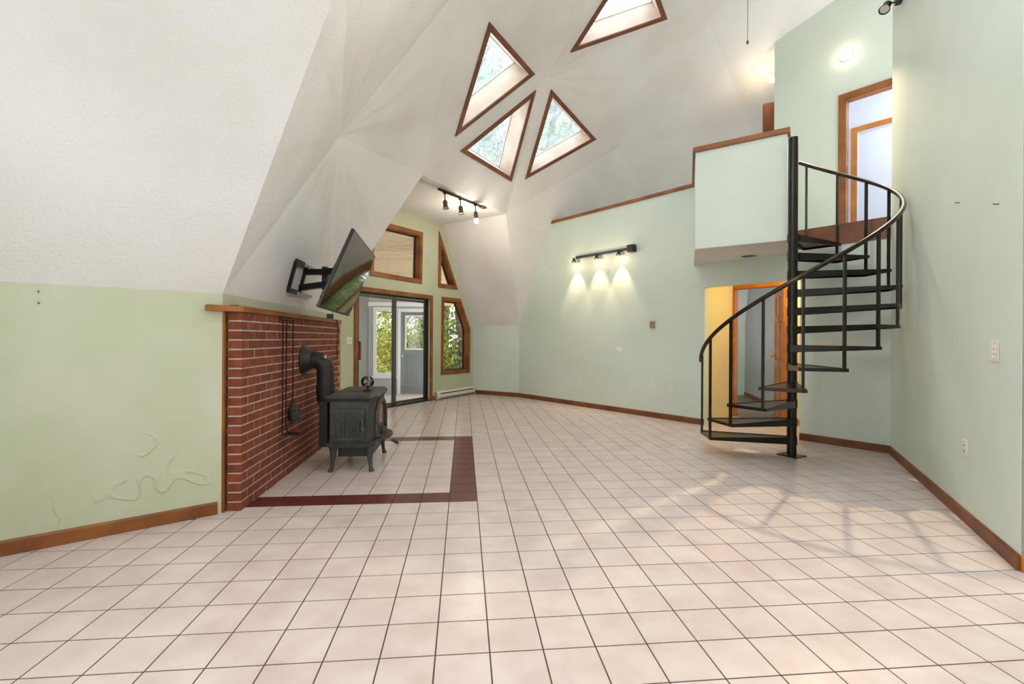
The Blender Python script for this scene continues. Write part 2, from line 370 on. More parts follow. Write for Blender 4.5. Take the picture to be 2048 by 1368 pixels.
tm.from_pydata([(x*T, y*T, z) for z in (-.004, 0) for x, y in ((-e, -e), (e, -e), (e, e), (-e, e))], [], [(4, 5, 6, 7), (0, 1, 5, 4), (1, 2, 6, 5), (2, 3, 7, 6), (3, 0, 4, 7)])
tm.materials.append(M['tile'])
tr = tm.copy(); tr.name = 'border_tile'; tr.materials.clear(); tr.materials.append(M['red_tile'])
rest = MB(); n_t = 0
for d, i, j, red, cl in full:
    if red or (n_t < 285 and d < 900):
        o = bpy.data.objects.new('border_tile' if red else 'tile', tr if red else tm); COL.objects.link(o); o.parent = floor
        o.location = tile_w(i+.5, j+.5); o.rotation_euler = (0, 0, YAW)
        if red: o['label'] = 'dark red ceramic border tile'
        else: n_t += 1
    else: rest.prism([V((x, y, -.004)) for x, y in cl], (0, 0, .004))
redcut = MB()
for d, i, j, red, cl in cut:
    (redcut if red else rest).prism([V((x, y, -.004)) for x, y in cl], (0, 0, .004))
tag(rest.build('tile_field', M['tile'], floor), kind='stuff')
if redcut.v: redcut.build('border_tile', M['red_tile'], floor)

# ------------------------------------------------------------------ geodesic ceiling
DC = V((3.4895, 4.8598, .5068)); DR = 5.7719; PHI = 1.958
ela = math.atan(.5)
def ic(el, az): return V((math.cos(el)*math.cos(az), math.cos(el)*math.sin(az), math.sin(el)))
iv = lambda k: ic(ela, 2*math.pi*(k % 5)/5+PHI); iw = lambda k: ic(-ela, 2*math.pi*((k % 5)+.5)/5+PHI); ia = V((0, 0, 1))
def hub_dir(kind, k):
    return {'A': lambda: ia, 'J': lambda: 2*ia+iv(k), 'H': lambda: ia+2*iv(k), 'M': lambda: iv(k), 'G': lambda: ia+iv(k)+iv(k+1),
            'Ea': lambda: 2*iv(k)+iv(k+1), 'Eb': lambda: iv(k)+2*iv(k+1), 'P': lambda: iv(k)+iv(k+1)+iw(k), 'L': lambda: 2*iv(k)+iw(k), 'R': lambda: 2*iv(k)+iw(k-1)}[kind]().normalized()
OVER = {('M', 1): at_d(680, 272, 4.5), ('G', 0): at_d(1086, 158, 6.72), ('H', 0): at_d(1232, 298, 8.5), ('J', 0): at_d(1411, 30, 6.7), ('G', 4): at_d(1502, 251, 8.25),
        ('Eb', 0): at_z(845, 350, 3.48), ('Ea', 0): at_z(1012, 428, 3.48), ('L', 1): V1, ('R', 1): B_, ('L', 0): V2, ('Ea', 1): at_d(698, -90, 2.66)}
def hub(kind, k):
    if kind == 'A': k = 0
    k %= 5
    return V(OVER[(kind, k)]) if (kind, k) in OVER else DC+hub_dir(kind, k)*DR
radial = lambda p: p+(p-DC).normalized()*.09
tris = []
for k in range(5):
    tris += [(('A', 0), ('J', k), ('J', k+1)), (('J', k), ('H', k), ('G', k)), (('J', k), ('G', k), ('J', k+1)), (('J', k+1), ('G', k), ('H', k+1)),
             (('H', k), ('M', k), ('Ea', k)), (('H', k), ('Ea', k), ('G', k)), (('G', k), ('Ea', k), ('Eb', k)), (('G', k), ('Eb', k), ('H', k+1)), (('H', k+1), ('Eb', k), ('M', k+1)),
             (('M', k), ('L', k), ('Ea', k)), (('Eb', k), ('R', k+1), ('M', k+1)), (('M', k), ('R', k), ('L', k))]
    if k >= 2: tris += [(('Ea', k), ('L', k), ('P', k)), (('Ea', k), ('P', k), ('Eb', k)), (('Eb', k), ('P', k), ('R', k+1))]
ceiling = empty('ceiling', DC); struct(ceiling, 'white textured dome ceiling of triangular facets', 'ceiling')
def reparent(o, p): o.parent = p; o.matrix_parent_inverse = Matrix.Translation(p.location).inverted()
SKY = {frozenset([('G', 0), ('Eb', 0), ('H', 1)]): [(978, 43), (1069, 147), (910, 272)],
       frozenset([('G', 0), ('Ea', 0), ('Eb', 0)]): [(1071, 180), (1022, 363), (920, 302)],
       frozenset([('G', 0), ('H', 0), ('Ea', 0)]): [(1102, 178), (1192, 278), (1050, 358)],
       frozenset([('J', 0), ('G', 0), ('J', 1)]): [(1140, 104), (1334, 37), (1280, -118)]}
SKYLAB = ['tall narrow triangular skylight with brown frame, left and highest of the three grouped together', 'brown framed triangular skylight pointing down, between two others above the track light',
          'brown framed triangular skylight at lower right of the group of three', 'brown framed triangular skylight cut by the top edge of the picture']
# unseen skylights added behind the camera to let fill light in
FILL_SKY = {frozenset(f_): 9+i for i, f_ in enumerate([
    [('G', 1), ('Ea', 1), ('Eb', 1)], [('G', 1), ('Eb', 1), ('H', 2)], [('J', 1), ('G', 1), ('J', 2)], [('G', 2), ('Ea', 2), ('Eb', 2)], [('J', 2), ('G', 2), ('J', 3)],
    [('J', 2), ('G', 1), ('H', 2)], [('J', 2), ('H', 2), ('G', 2)]])}
for t in tris:
    key = frozenset((a, (b % 5) if a != 'A' else 0) for a, b in t)
    P = [hub(*h) for h in t]
    pl = Plane(P[0], P[1]-P[0], (P[1]-P[0]).cross(P[2]-P[0]).cross(P[1]-P[0]))
    if (DC-P[0]).dot(pl.n) < 0: pl = Plane(P[0], P[2]-P[0], (P[2]-P[0]).cross(P[1]-P[0]).cross(P[2]-P[0]))
    loops = [[pl.q(x) for x in P]]
    if key in SKY or key in FILL_SKY:
        outer = [pl.px(u, v) for u, v in SKY[key]] if key in SKY else offset(loops[0], .1)
        if area2(outer) < 0: outer = outer[::-1]
        inner = offset(outer, .062)
        idx = list(SKY).index(key) if key in SKY else FILL_SKY[key]-5
        sk = empty('window_%d' % (idx+5), pl.p(*outer[0])); struct(sk, SKYLAB[idx] if key in SKY else 'brown framed triangular skylight added behind the camera for fill light', 'skylight')
        if key in FILL_SKY: sk['group'] = 'added fill skylights behind the camera'
        kids = set(bpy.data.objects)
        boards(sk, 'frame_board', outer, inner, pl, 0, .018, M['wood_red'])
        lo = offset(inner, -.022); boards(sk, 'lining_board', lo, inner, pl, 0, -.3, M['shaft'])
        gl = offset(inner, .004); mb = MB(); mb.prism([pl.p(a, b, -.30) for a, b in lo], pl.n*-.008); mb.build('pane', M['skyglass'], sk)
        g2 = offset(inner, .012); boards(sk, 'glazing_bead', inner, g2, pl, -.286, -.30, M['white'])
        for o in set(bpy.data.objects)-kids: o.matrix_parent_inverse = Matrix.Translation(sk.location).inverted()
        loops.append(inner)
    o = slab('ceiling_panel', loops, pl, 0, 0, M['stucco'], None, ext=radial); reparent(o, ceiling)

def own(root, fn):
    """run fn, then keep the world place of the meshes it parented to root"""
    before = set(bpy.data.objects); fn(); bpy.context.view_layer.update()
    mw = root.matrix_world.inverted()
    for o in set(bpy.data.objects)-before:
        if o.parent is root: o.matrix_parent_inverse = mw

# ------------------------------------------------------------------ dormer extension at the back: ceiling, cheeks, risers
E1, E2 = hub('Eb', 0), hub('Ea', 0)
PD = Plane((CC.x, CC.y, 0), ddir, (0, 0, 1))            # door wall, s grows towards the corner CC (s = 0), n faces the room
TR = PD.px(884.5, 446.7); TRp = PD.p(TR[0], 3.48); TLp = PD.p(-4.35+(-TR[0]), 3.48)
def quad_slab(name, pts, m, thick, label, cat, away):
    pl = Plane(pts[0], pts[1]-pts[0], (pts[1]-pts[0]).cross(pts[2]-pts[0]).cross(pts[1]-pts[0]))
    sg = 1 if (V(away)-pts[0]).dot(pl.n) > 0 else -1
    n = len(pts); mb = MB()
    mb.add(pts+[p-pl.n*sg*thick for p in pts], [tuple(range(n))[::-1], tuple(range(n, 2*n))]+[(i, (i+1) % n, n+(i+1) % n, n+i) for i in range(n)])
    return struct(mb.build(name, m), label, cat)
INNER = V((1.2, 5., 1.2)); DORM = V((-1.2, 8., 1.6))
quad_slab('ceiling_dormer', [E1, E2, TRp, TLp], M['stucco'], .09, 'flat white ceiling of the window bay', 'ceiling', DORM)
quad_slab('wall_bay_slope_right', [V2, CC, TRp, E2], M['stucco'], .09, 'sloping white side of the window bay right of the glass door', 'wall', DORM)
quad_slab('wall_bay_slope_left', [B_, D1, TLp, E1], M['stucco'], .09, 'sloping white side of the window bay behind the television', 'wall', DORM)
def low(p): return V((p.x, p.y, 0))
quad_slab('wall_bay_right', [low(V2), low(CC), CC, V2], M['green'], .1, 'low pale green wall in the back corner under the white slope', 'wall', DORM)
quad_slab('wall_bay_left', [low(B_), low(D1), D1, B_], M['green'], .1, 'low pale green wall of the bay hidden behind the brick', 'wall', DORM)
# left riser and slope of the bay the camera stands in
quad_slab('wall_left', [low(LEND), low(V1), V1, LEND], M['warm_tint_green'], .1, 'low green wall at the left, warm light tinted into its wrinkled paint', 'wall', INNER)
EA1 = hub('Ea', 1); rd = V((-.786, -.618, 0)); TLE = EA1+rd*2.0
quad_slab('wall_left_slope', [V1, LEND, TLE, EA1], M['stucco'], .09, 'large sloping white stucco plane above the low left wall', 'wall', INNER)
quad_slab('wall_behind_brick', [low(V1), low(B_), B_, V1], M['warm_tint_green'], .1, 'strip of green wall above the mantel, warm light tinted into its colour', 'wall', INNER)
EB1, R2 = hub('Eb', 1), hub('R', 2)
quad_slab('ceiling_near_bay', [EA1, EB1, EB1+rd*2., TLE], M['stucco'], .09, 'flat ceiling of the bay behind the camera', 'ceiling', INNER)

# wall with an added opening for fill light, and far side of the bay the camera stands in (behind the camera)
RE2 = R2+rd*1.9; RE2.z = 1.52; LE_ = LEND
PN = Plane(low(RE2), low(LE_)-low(RE2), (0, 0, 1)); ln_ = (low(LE_)-low(RE2)).length
o = slab('wall_near_bay', [[(0, 0), (ln_, 0), (ln_, 1.52), PN.q(TLE), PN.q(EB1+rd*2.), (0, 1.52)], [(.8, .8), (ln_-1.6, .8), (ln_-1.6, 2.15), (.8, 2.15)]], PN, 0, -.12, M['warm_tint_green']); struct(o, 'wall behind the camera with an added opening for fill light', 'wall')
quad_slab('wall_near_bay_right', [low(R2), low(RE2), RE2, R2], M['green'], .1, 'low wall behind the camera at the right', 'wall', CAM)
quad_slab('wall_near_bay_slope', [R2, RE2, EB1+rd*2., EB1], M['stucco'], .09, 'sloping white side behind the camera at the right', 'wall', CAM)

# ------------------------------------------------------------------ door wall with openings
def pxs(pl, pts): return [pl.px(u, v) for u, v in pts]
win_up = pxs(PD, [(740, 551), (842.6, 568), (844.8, 465), (740, 437)])
win_tri = pxs(PD, [(876, 575), (914.6, 579.6), (877.4, 462)])
win_rt = pxs(PD, [(881.4, 750), (938.4, 745.5), (939.4, 657.8), (920, 597.5), (883.2, 593.3)])
sl = PD.px(707.7, 700)[0]; srr = PD.px(864, 700)[0]
slid = [(sl, 0), (srr, 0), (srr, 2.045), (sl, 2.045)]
TW = .07
inn = {n: offset(w, TW) for n, w in (('up', win_up), ('tri', win_tri), ('rt', win_rt))}
slid_in = [(sl+TW, 0), (srr-TW, 0), (srr-TW, 2.045-TW), (sl+TW, 2.045-TW)]
out = [(-4.35, 0), (sl+TW, 0), (sl+TW, 2.045-TW), (srr-TW, 2.045-TW), (srr-TW, 0), (0, 0), (0, CC.z), TR, (PD.q(TLp)), (-4.35, CC.z)]
wd = slab('wall_back', [out, inn['up'], inn['tri'], inn['rt']], PD, 0, -.14, M['warm_tint_green'])
struct(wd, 'pale green end wall of the bay, warm light tinted into its colour, with glass door and shaped windows', 'wall')
def window(name, key, outer, label):
    inner = inn[key]; r = empty(name, PD.p(*outer[0])); struct(r, label, 'window')
    def f():
        boards(r, 'frame_board', outer, inner, PD, -.002, .02, M['wood'])
        boards(r, 'reveal_board', inner, offset(inner, .012), PD, .004, -.14, M['wood'])
        i2 = offset(inner, .012); boards(r, 'sash', i2, offset(i2, .02), PD, -.09, -.12, M['dark_frame'])
        mb = MB(); mb.prism([PD.p(a, b, -.10) for a, b in i2], PD.n*-.006); mb.build('pane', M['glass'], r)
    own(r, f); return r
window('window_1', 'up', win_up, 'wide four sided window above the glass door showing pine boards')
window('window_2', 'tri', win_tri, 'narrow triangular window with brown frame beside the white slope')
window('window_3', 'rt', win_rt, 'five sided window with cut corner right of the glass door')
# sliding glass door
r = empty('door_1', PD.p(sl, 0)); struct(r, 'sliding glass patio door with brown wood casing', 'door')
def f():
    for poly in ([(sl, 0), (sl+TW, 0), (sl+TW, 2.045-TW), (sl, 2.045)], [(srr-TW, 0), (srr, 0), (srr, 2.045), (srr-TW, 2.045-TW)], [(sl, 2.045), (sl+TW, 2.045-TW), (srr-TW, 2.045-TW), (srr, 2.045)]):
        MB().prism([PD.p(a, b, -.002) for a, b in poly], PD.n*.024).build('casing', M['wood'], r)
    a, b_, h = sl+TW, srr-TW, 2.045-TW; mid = PD.px(793.5, 700)[0]
    fr = MB()
    for p, q in (((a+.015, 0), (a+.015, h)), ((b_-.015, 0), (b_-.015, h)), ((a, h-.02), (b_, h-.02))): fr.bar(PD.p(*p, -.07), PD.p(*q, -.07), .03, .07, PD.n)
    fr.build('outer_frame', M['dark_frame'], r)
    MB().bar(PD.p(a, .015, -.07), PD.p(b_, .015, -.07), .13, .03).build('sill_track', M['dark_frame'], r)
    for (x0, x1, hh) in ((a+.03, mid+.03, -.05), (mid-.03, b_-.03, -.09)):
        sm = MB()
        for p, q in (((x0+.02, .03), (x0+.02, h-.04)), ((x1-.02, .03), (x1-.02, h-.04)), ((x0, .06), (x1, .06)), ((x0, h-.065), (x1, h-.065))): sm.bar(PD.p(*p, hh), PD.p(*q, hh), .038, .02, PD.n)
        so = sm.build('sash', M['alu'], r)
        MB().prism([PD.p(x, z, hh) for x, z in ((x0+.04, .08), (x1-.04, .08), (x1-.04, h-.085), (x0+.04, h-.085))], PD.n*-.005).build('pane', M['glass'], r)
    hd = MB(); x = a+.055; hd.bar(PD.p(x, .86, .0), PD.p(x, 1.16, .0), .03, .02, PD.n)
    hd.bar(PD.p(x, .88, -.04), PD.p(x, .88, .01), .012, .012); hd.bar(PD.p(x, 1.14, -.04), PD.p(x, 1.14, .01), .012, .012); hd.build('handle', M['wood_red'], r)
own(r, f)
# baseboard heater
ha, hb = PD.px(869, 760)[0], -.02
r = tag(empty('baseboard_heater', PD.p(ha, 0)), 'white electric baseboard heater under the five sided window', 'heater')
def f():
    prof = [(0.0, .02), (.075, .02), (.075, .13), (.045, .165), (0, .165)]
    bd = MB(); bd.prism([PD.p(ha, z, h) for h, z in prof], PD.ex*(hb-ha)); bevel(bd.build('casing', M['heater'], r), .004)
    MB().prism([PD.p(ha+.1, .115, .0765), PD.p(hb-.07, .115, .0765), PD.p(hb-.07, .135, .0765), PD.p(ha+.1, .135, .0765)], PD.n*.004).build('outlet_slot', M['fin'], r)
    MB().prism([PD.p(ha+.03, .03, .0765), PD.p(hb-.03, .03, .0765), PD.p(hb-.03, .045, .0765), PD.p(ha+.03, .045, .0765)], PD.n*.003).build('inlet_slot', M['fin'], r)
    for a_ in (ha, hb-.03): MB().prism([PD.p(a_, z, h*1.04) for h, z in ((0, .015), (.077, .015), (.077, .132), (.046, .168), (0, .168))], PD.ex*.03).build('end_cap', M['heater'], r)
own(r, f)

# ------------------------------------------------------------------ partition wall, hall opening, loft
RAILZ = 3.44; FLZ = 2.305
ht = 1.968
o = slab('wall_partition', [[(0, 0), (s_hl, 0), (s_hl, ht), (s_hr, ht), (s_hr, 0), (W1LEN, 0), (W1LEN, FLZ), (s_box+.02, FLZ), (s_box+.02, RAILZ), (0, RAILZ)]], PW1, 0, -.115, M['green'])
# PW1.n must face the camera
struct(o, 'tall pale green partition wall under the loft with hall opening', 'wall')
TOPF = FLZ+.25
def dome_z(x, y): return DC.z+math.sqrt(max(0, DR**2-(x-DC.x)**2-(y-DC.y)**2))-.02
# loft floor
o = slab('floor_loft', [[(w.x, w.y) for w in (w1(.9, .115), w1(s_box, .115), w1(s_box, 0.0), w1(W1LEN, 0.0), w1(W1LEN, 3.3), w1(2.6, 3.3), w1(.9, 1.6))]], fl, FLZ, TOPF, M['white'])
struct(o, 'loft floor slab above the hall', 'floor')
# rim board under the upper doorway
sb0 = PW1.px(1578, 470)[0]
o = MB().prism([PW1.p(sb0, FLZ+.03, 0), PW1.p(W1LEN-.005, FLZ+.03, 0), PW1.p(W1LEN-.005, TOPF+.012, 0), PW1.p(sb0, TOPF+.012, 0)], PW1.n*.022).build('trim_1', M['wood_red'])
struct(o, 'dark stained rim board at the top of the spiral stair', 'trim')
# landing box (balcony) that juts out from the partition
BL = at_z(1389.8, 497.8, FLZ); BR = at_z(1573, 479.6, FLZ)
PB = Plane((BL.x, BL.y, 0), BR-BL, (0, 0, 1)); blen = (BR-BL).length
BZ = PB.px(1389.8, 306)[1]
o = slab('wall_balcony_front', [[(0, FLZ), (blen, FLZ), (blen, BZ), (0, BZ)]], PB, 0, -.1, M['green']); struct(o, 'pale green balcony panel beside the top of the spiral stair', 'wall')
wl = w1(s_box); PBL = Plane((wl.x, wl.y, 0), V((BL.x, BL.y, 0))-wl, (0, 0, 1)); sl_ = (V((BL.x, BL.y, 0))-wl).length
o = slab('wall_balcony_side', [[(0, FLZ), (sl_-.005, FLZ), (sl_-.005, BZ), (0, BZ)]], PBL, 0, -.1, M['green']); struct(o, 'narrow green side of the balcony seen edge on', 'wall')
wr = PW1.px(1578, 510)[0]
canc = at_z(1498, 512, FLZ-.006)
cpoly = [(w.x, w.y) for w in (BL, BR, w1(wr, 0), w1(s_box, 0))]
hole = [(canc.x+.1*math.cos(a), canc.y+.1*math.sin(a)) for a in [2*math.pi*i/20 for i in range(20)]]
o = slab('ceiling_balcony', [offset(cpoly, .004), hole], fl, FLZ-.005, FLZ+.1, M['stucco']); struct(o, 'white underside of the balcony with a recessed can', 'ceiling')
rc = tag(empty('recessed_light', canc), 'unlit round recessed light in the balcony underside', 'light')
mb = MB(); n = 24
ring = [(.094, 0), (.118, 0), (.118, -.004), (.094, -.004)]
mb.add([(r_*math.cos(2*math.pi*i/n), r_*math.sin(2*math.pi*i/n), z) for i in range(n) for r_, z in ring], [(4*i+k, 4*i+(k+1) % 4, 4*((i+1) % n)+(k+1) % 4, 4*((i+1) % n)+k) for i in range(n) for k in range(4)])
mb.build('trim_ring', M['white'], rc, True)
MB().tube([(0, 0, .004), (0, 0, .095)], .097, 20).build('can', M['black'], rc, True)
def cap(name, a, b, z0, z1, w, label, m='wood', shift=0.):
    a, b = V((a.x, a.y, 0)), V((b.x, b.y, 0)); mb = MB(); c = (z0+z1)/2
    x = (b-a).normalized().cross(V((0, 0, 1)))*shift
    mb.bar(a+x+V((0, 0, c)), b+x+V((0, 0, c)), w, z1-z0); return struct(bevel(mb.build(name, M[m]), .006), label, 'trim')
cap('trim_2', PB.p(-.02, 0, -.05), PB.p(blen+.03, 0, -.05), BZ, BZ+.06, .16, 'brown wood cap along the top of the balcony panel')
cap('trim_3', PBL.p(-.06, 0, -.05), PBL.p(sl_-.03, 0, -.05), BZ, BZ+.06, .16, 'brown wood cap on the short side of the balcony')
cap('trim_4', PW1.p(.3, 0, -.05), PW1.p(s_box, 0, -.05), RAILZ, RAILZ+.05, .16, 'brown wood rail along the top of the green partition')
cap('trim_5', PW1.p(s_box-.005, 0, .016), PW1.p(s_box+.005, 0, .016), RAILZ, BZ+.05, .03, 'short upright wood strip where the rail meets the balcony')

# wall behind: lower hall wall with door, upper loft wall with doorway
PH = Plane(w1(0, OFFH), w1d, (0, 0, 1))
dl = PH.px(1458, 650)[0]; dr = PH.px(1579, 650)[0]; dh = PH.px(1461, 569)[1]; tw = .075
hs0, hs1 = s_hl-.6, W1LEN+.3
o = slab('wall_hall', [[(hs0, 0), (dl+tw, 0), (dl+tw, dh-tw), (dr-tw, dh-tw), (dr-tw, 0), (hs1, 0), (hs1, FLZ), (hs0, FLZ)]], PH, 0, -.115, M['cream']); struct(o, 'cream wall at the back of the small hall', 'wall')
def side_wall(name, s, d0, d1, z0, z1, m, label, th=.1):
    a, b_ = w1(s, d0), w1(s, d1); mb = MB(); mb.bar(a+V((0, 0, (z0+z1)/2)), b_+V((0, 0, (z0+z1)/2)), th, z1-z0)
    return struct(mb.build(name, m), label, 'wall')
side_wall('wall_hall_left', s_hl-.14, .115, OFFH, 0, FLZ, M['cream'], 'cream side wall of the hall left of the door')
side_wall('wall_hall_right', s_hr+.32, .115, OFFH, 0, FLZ, M['cream'], 'cream side wall of the hall right of the door')
r = empty('door_2', PH.p(dl, 0)); struct(r, 'open honey coloured panel door in an orange wood frame in the hall', 'door')
def f():
    for poly in ([(dl, 0), (dl+tw, 0), (dl+tw, dh-tw), (dl, dh)], [(dr-tw, 0), (dr, 0), (dr, dh), (dr-tw, dh-tw)], [(dl, dh), (dl+tw, dh-tw), (dr-tw, dh-tw), (dr, dh)]):
        MB().prism([PH.p(a, b, -.001) for a, b in poly], PH.n*.022).build('casing', M['wood_orange'], r)
    for a, b in (((dl+tw, 0), (dl+tw, dh-tw)), ((dr-tw, 0), (dr-tw, dh-tw)), ((dl+tw, dh-tw), (dr-tw, dh-tw))):
        MB().bar(PH.p(*a, -.06), PH.p(*b, -.06), .13 if a[0] != b[0] else .022, .022 if a[0] != b[0] else .13, V((0, 0, 1)) if a[0] != b[0] else PH.n).build('jamb', M['wood_orange'], r)
    hg = PH.p(dr-tw-.03, 0, -.15)
    ang = math.radians(70); lp = Plane(hg, (math.cos(ang), math.sin(ang), 0), (0, 0, 1)); lw, lh = .74, dh-tw-.015
    leaf = MB()
    st = .11
    for (a0, a1, z0, z1) in ((0, st, .01, lh), (lw-st, lw, .01, lh), (st, lw-st, .01, .2), (st, lw-st, lh-.11, lh), (st, lw-st, .78, .9), (st, lw-st, lh-.5, lh-.4), (lw/2-.05, lw/2+.05, .2, lh-.11)):
        leaf.prism([lp.p(a0, z0, -.017), lp.p(a1, z0, -.017), lp.p(a1, z1, -.017), lp.p(a0, z1, -.017)], lp.n*.034)
    lf = leaf.build('leaf', M['wood_orange'], r)
    for a0, a1 in ((st+.012, lw/2-.062), (lw/2+.062, lw-st-.012)):
        for z0, z1 in ((.212, .768), (.912, lh-.512), (lh-.388, lh-.122)):
            po = bevel(MB().prism([lp.p(a0, z0, -.011), lp.p(a1, z0, -.011), lp.p(a1, z1, -.011), lp.p(a0, z1, -.011)], lp.n*.022).build('panel', M['wood_orange'], lf), .008, 1)
    core = MB().prism([lp.p(st, .2, -.006), lp.p(lw-st, .2, -.006), lp.p(lw-st, lh-.11, -.006), lp.p(st, lh-.11, -.006)], lp.n*.012).build('panel_core', M['wood_orange'], lf)
    for hh in (-1, 1): MB().tube([lp.p(lw-.06, .97, hh*.017), lp.p(lw-.06, .97, hh*.04), lp.p(lw-.06, .97, hh*.05), lp.p(lw-.06, .97, hh*.075)], [.012, .012, .026, .02], 14).build('knob', M['brass'], lf, True)
    for zz in (.25, 1.0, 1.72):
        MB().tube([lp.p(-.004, zz-.045, .02), lp.p(-.004, zz+.045, .02)], .012, 10).build('hinge', M['brass'], r, True)
own(r, f)
# grey room past the hall door
def vwall(name, a, b, z0, z1, m, label, th=.1):
    a, b = V((a[0], a[1], 0)), V((b[0], b[1], 0)); x = (b-a).normalized().cross(V((0, 0, 1)))*(th/2); mb = MB(); c = V((0, 0, (z0+z1)/2))
    mb.bar(a+x+c, b+x+c, th, z1-z0); return struct(mb.build(name, m), label, 'wall')
ga, gb = at_z(1467, 781, 0), at_z(1508, 799, 0); gd = (ga-gb).normalized()
g0, g1 = gb-gd*1.3, ga+gd*.9
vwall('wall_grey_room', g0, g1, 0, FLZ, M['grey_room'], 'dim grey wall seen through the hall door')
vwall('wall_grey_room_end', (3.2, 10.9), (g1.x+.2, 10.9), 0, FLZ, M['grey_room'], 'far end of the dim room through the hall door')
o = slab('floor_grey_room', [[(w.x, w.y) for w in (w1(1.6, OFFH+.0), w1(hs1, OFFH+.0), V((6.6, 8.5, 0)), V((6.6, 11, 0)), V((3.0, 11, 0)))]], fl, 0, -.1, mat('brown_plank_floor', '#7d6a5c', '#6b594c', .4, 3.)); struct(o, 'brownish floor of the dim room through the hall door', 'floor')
o = slab('ceiling_grey_room', [[(3.0, 10.2), (w1(2.6, 3.3).x, w1(2.6, 3.3).y), (7, 8), (7, 11.2), (3, 11.2)]], fl, FLZ, FLZ+.1, M['white']); struct(o, 'ceiling of the dim room', 'ceiling')
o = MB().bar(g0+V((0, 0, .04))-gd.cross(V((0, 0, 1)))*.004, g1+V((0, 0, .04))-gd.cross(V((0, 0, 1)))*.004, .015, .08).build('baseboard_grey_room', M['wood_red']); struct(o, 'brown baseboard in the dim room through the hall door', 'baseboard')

# upper loft wall with doorway
us0 = PH.px(1549, 150)[0]; us1 = W1LEN+1.0
ul = PH.px(1677, 300)[0]; ut = PH.px(1678, 192)[1]; ur = ul+.95
top = []
for i in range(9):
    s = us1+(us0-us1)*i/8; w = w1(s, OFFH); top.append((s, dome_z(w.x, w.y)+.03))
o = slab('wall_loft', [[(us0, TOPF), (ul+tw, TOPF), (ul+tw, ut-tw), (ur-tw, ut-tw), (ur-tw, TOPF), (us1, TOPF)]+top], PH, 0, -.115, M['green']); struct(o, 'pale green loft wall with a lit bulb and a doorway', 'wall')
r = empty('door_3', PH.p(ul, TOPF)); struct(r, 'brown wood casing of the upper doorway in the loft wall', 'door')
def f():
    for poly in ([(ul, TOPF), (ul+tw, TOPF), (ul+tw, ut-tw), (ul, ut)], [(ur-tw, TOPF), (ur, TOPF), (ur, ut), (ur-tw, ut-tw)], [(ul, ut), (ul+tw, ut-tw), (ur-tw, ut-tw), (ur, ut)]):
        MB().prism([PH.p(a, b, -.001) for a, b in poly], PH.n*.022).build('casing', M['wood'], r)
    for a, b in (((ul+tw, TOPF), (ul+tw, ut-tw)), ((ur-tw, TOPF), (ur-tw, ut-tw))): MB().bar(PH.p(*a, -.06), PH.p(*b, -.06), .02, .13, PH.n).build('jamb', M['wood'], r)
    MB().bar(PH.p(ul+tw, ut-tw, -.06), PH.p(ur-tw, ut-tw, -.06), .13, .02).build('jamb', M['wood'], r)
    MB().bar(PH.p(ul+tw+.012, TOPF+.93, -.06), PH.p(ul+tw+.012, TOPF+1.02, -.06), .004, .03, PH.n).build('strike_plate', M['wood_red'], r)
own(r, f)
PU = Plane(w1(0, OFFH+1.2), w1d, (0, 0, 1))
vl, vt = PU.px(1703, 300)[0], PU.px(1703, 258)[1]
us2 = us1+1.2; us3 = PU.px(1640, 300)[0]
vr = vl+.9
o = slab('wall_upper_room', [[(us3, TOPF), (vl+tw, TOPF), (vl+tw, vt-tw), (vr-tw, vt-tw), (vr-tw, TOPF), (us2, TOPF), (us2, 4.95), (us3, 4.95)]], PU, 0, -.1, M['lavender']); struct(o, 'lavender white wall seen through the upper doorway', 'wall')
r = empty('door_4', PU.p(vl, TOPF)); struct(r, 'pale inner door in an orange wood frame beyond the upper doorway', 'door')
def f():
    for poly in ([(vl, TOPF), (vl+tw, TOPF), (vl+tw, vt-tw), (vl, vt)], [(vr-tw, TOPF), (vr, TOPF), (vr, vt), (vr-tw, vt-tw)], [(vl, vt), (vl+tw, vt-tw), (vr-tw, vt-tw), (vr, vt)]):
        MB().prism([PU.p(a, b, -.001) for a, b in poly], PU.n*.022).build('casing', M['wood_orange'], r)
    MB().prism([PU.p(vl+tw, TOPF+.01, -.06), PU.p(vr-tw, TOPF+.01, -.06), PU.p(vr-tw, vt-tw, -.06), PU.p(vl+tw, vt-tw, -.06)], PU.n*-.035).build('leaf', M['lavender'], r)
own(r, f)
o = side_wall('wall_upper_room_left', ul-.35, OFFH+.115, OFFH+1.2, TOPF, 5.1, M['lavender'], 'hidden left wall of the upper room')

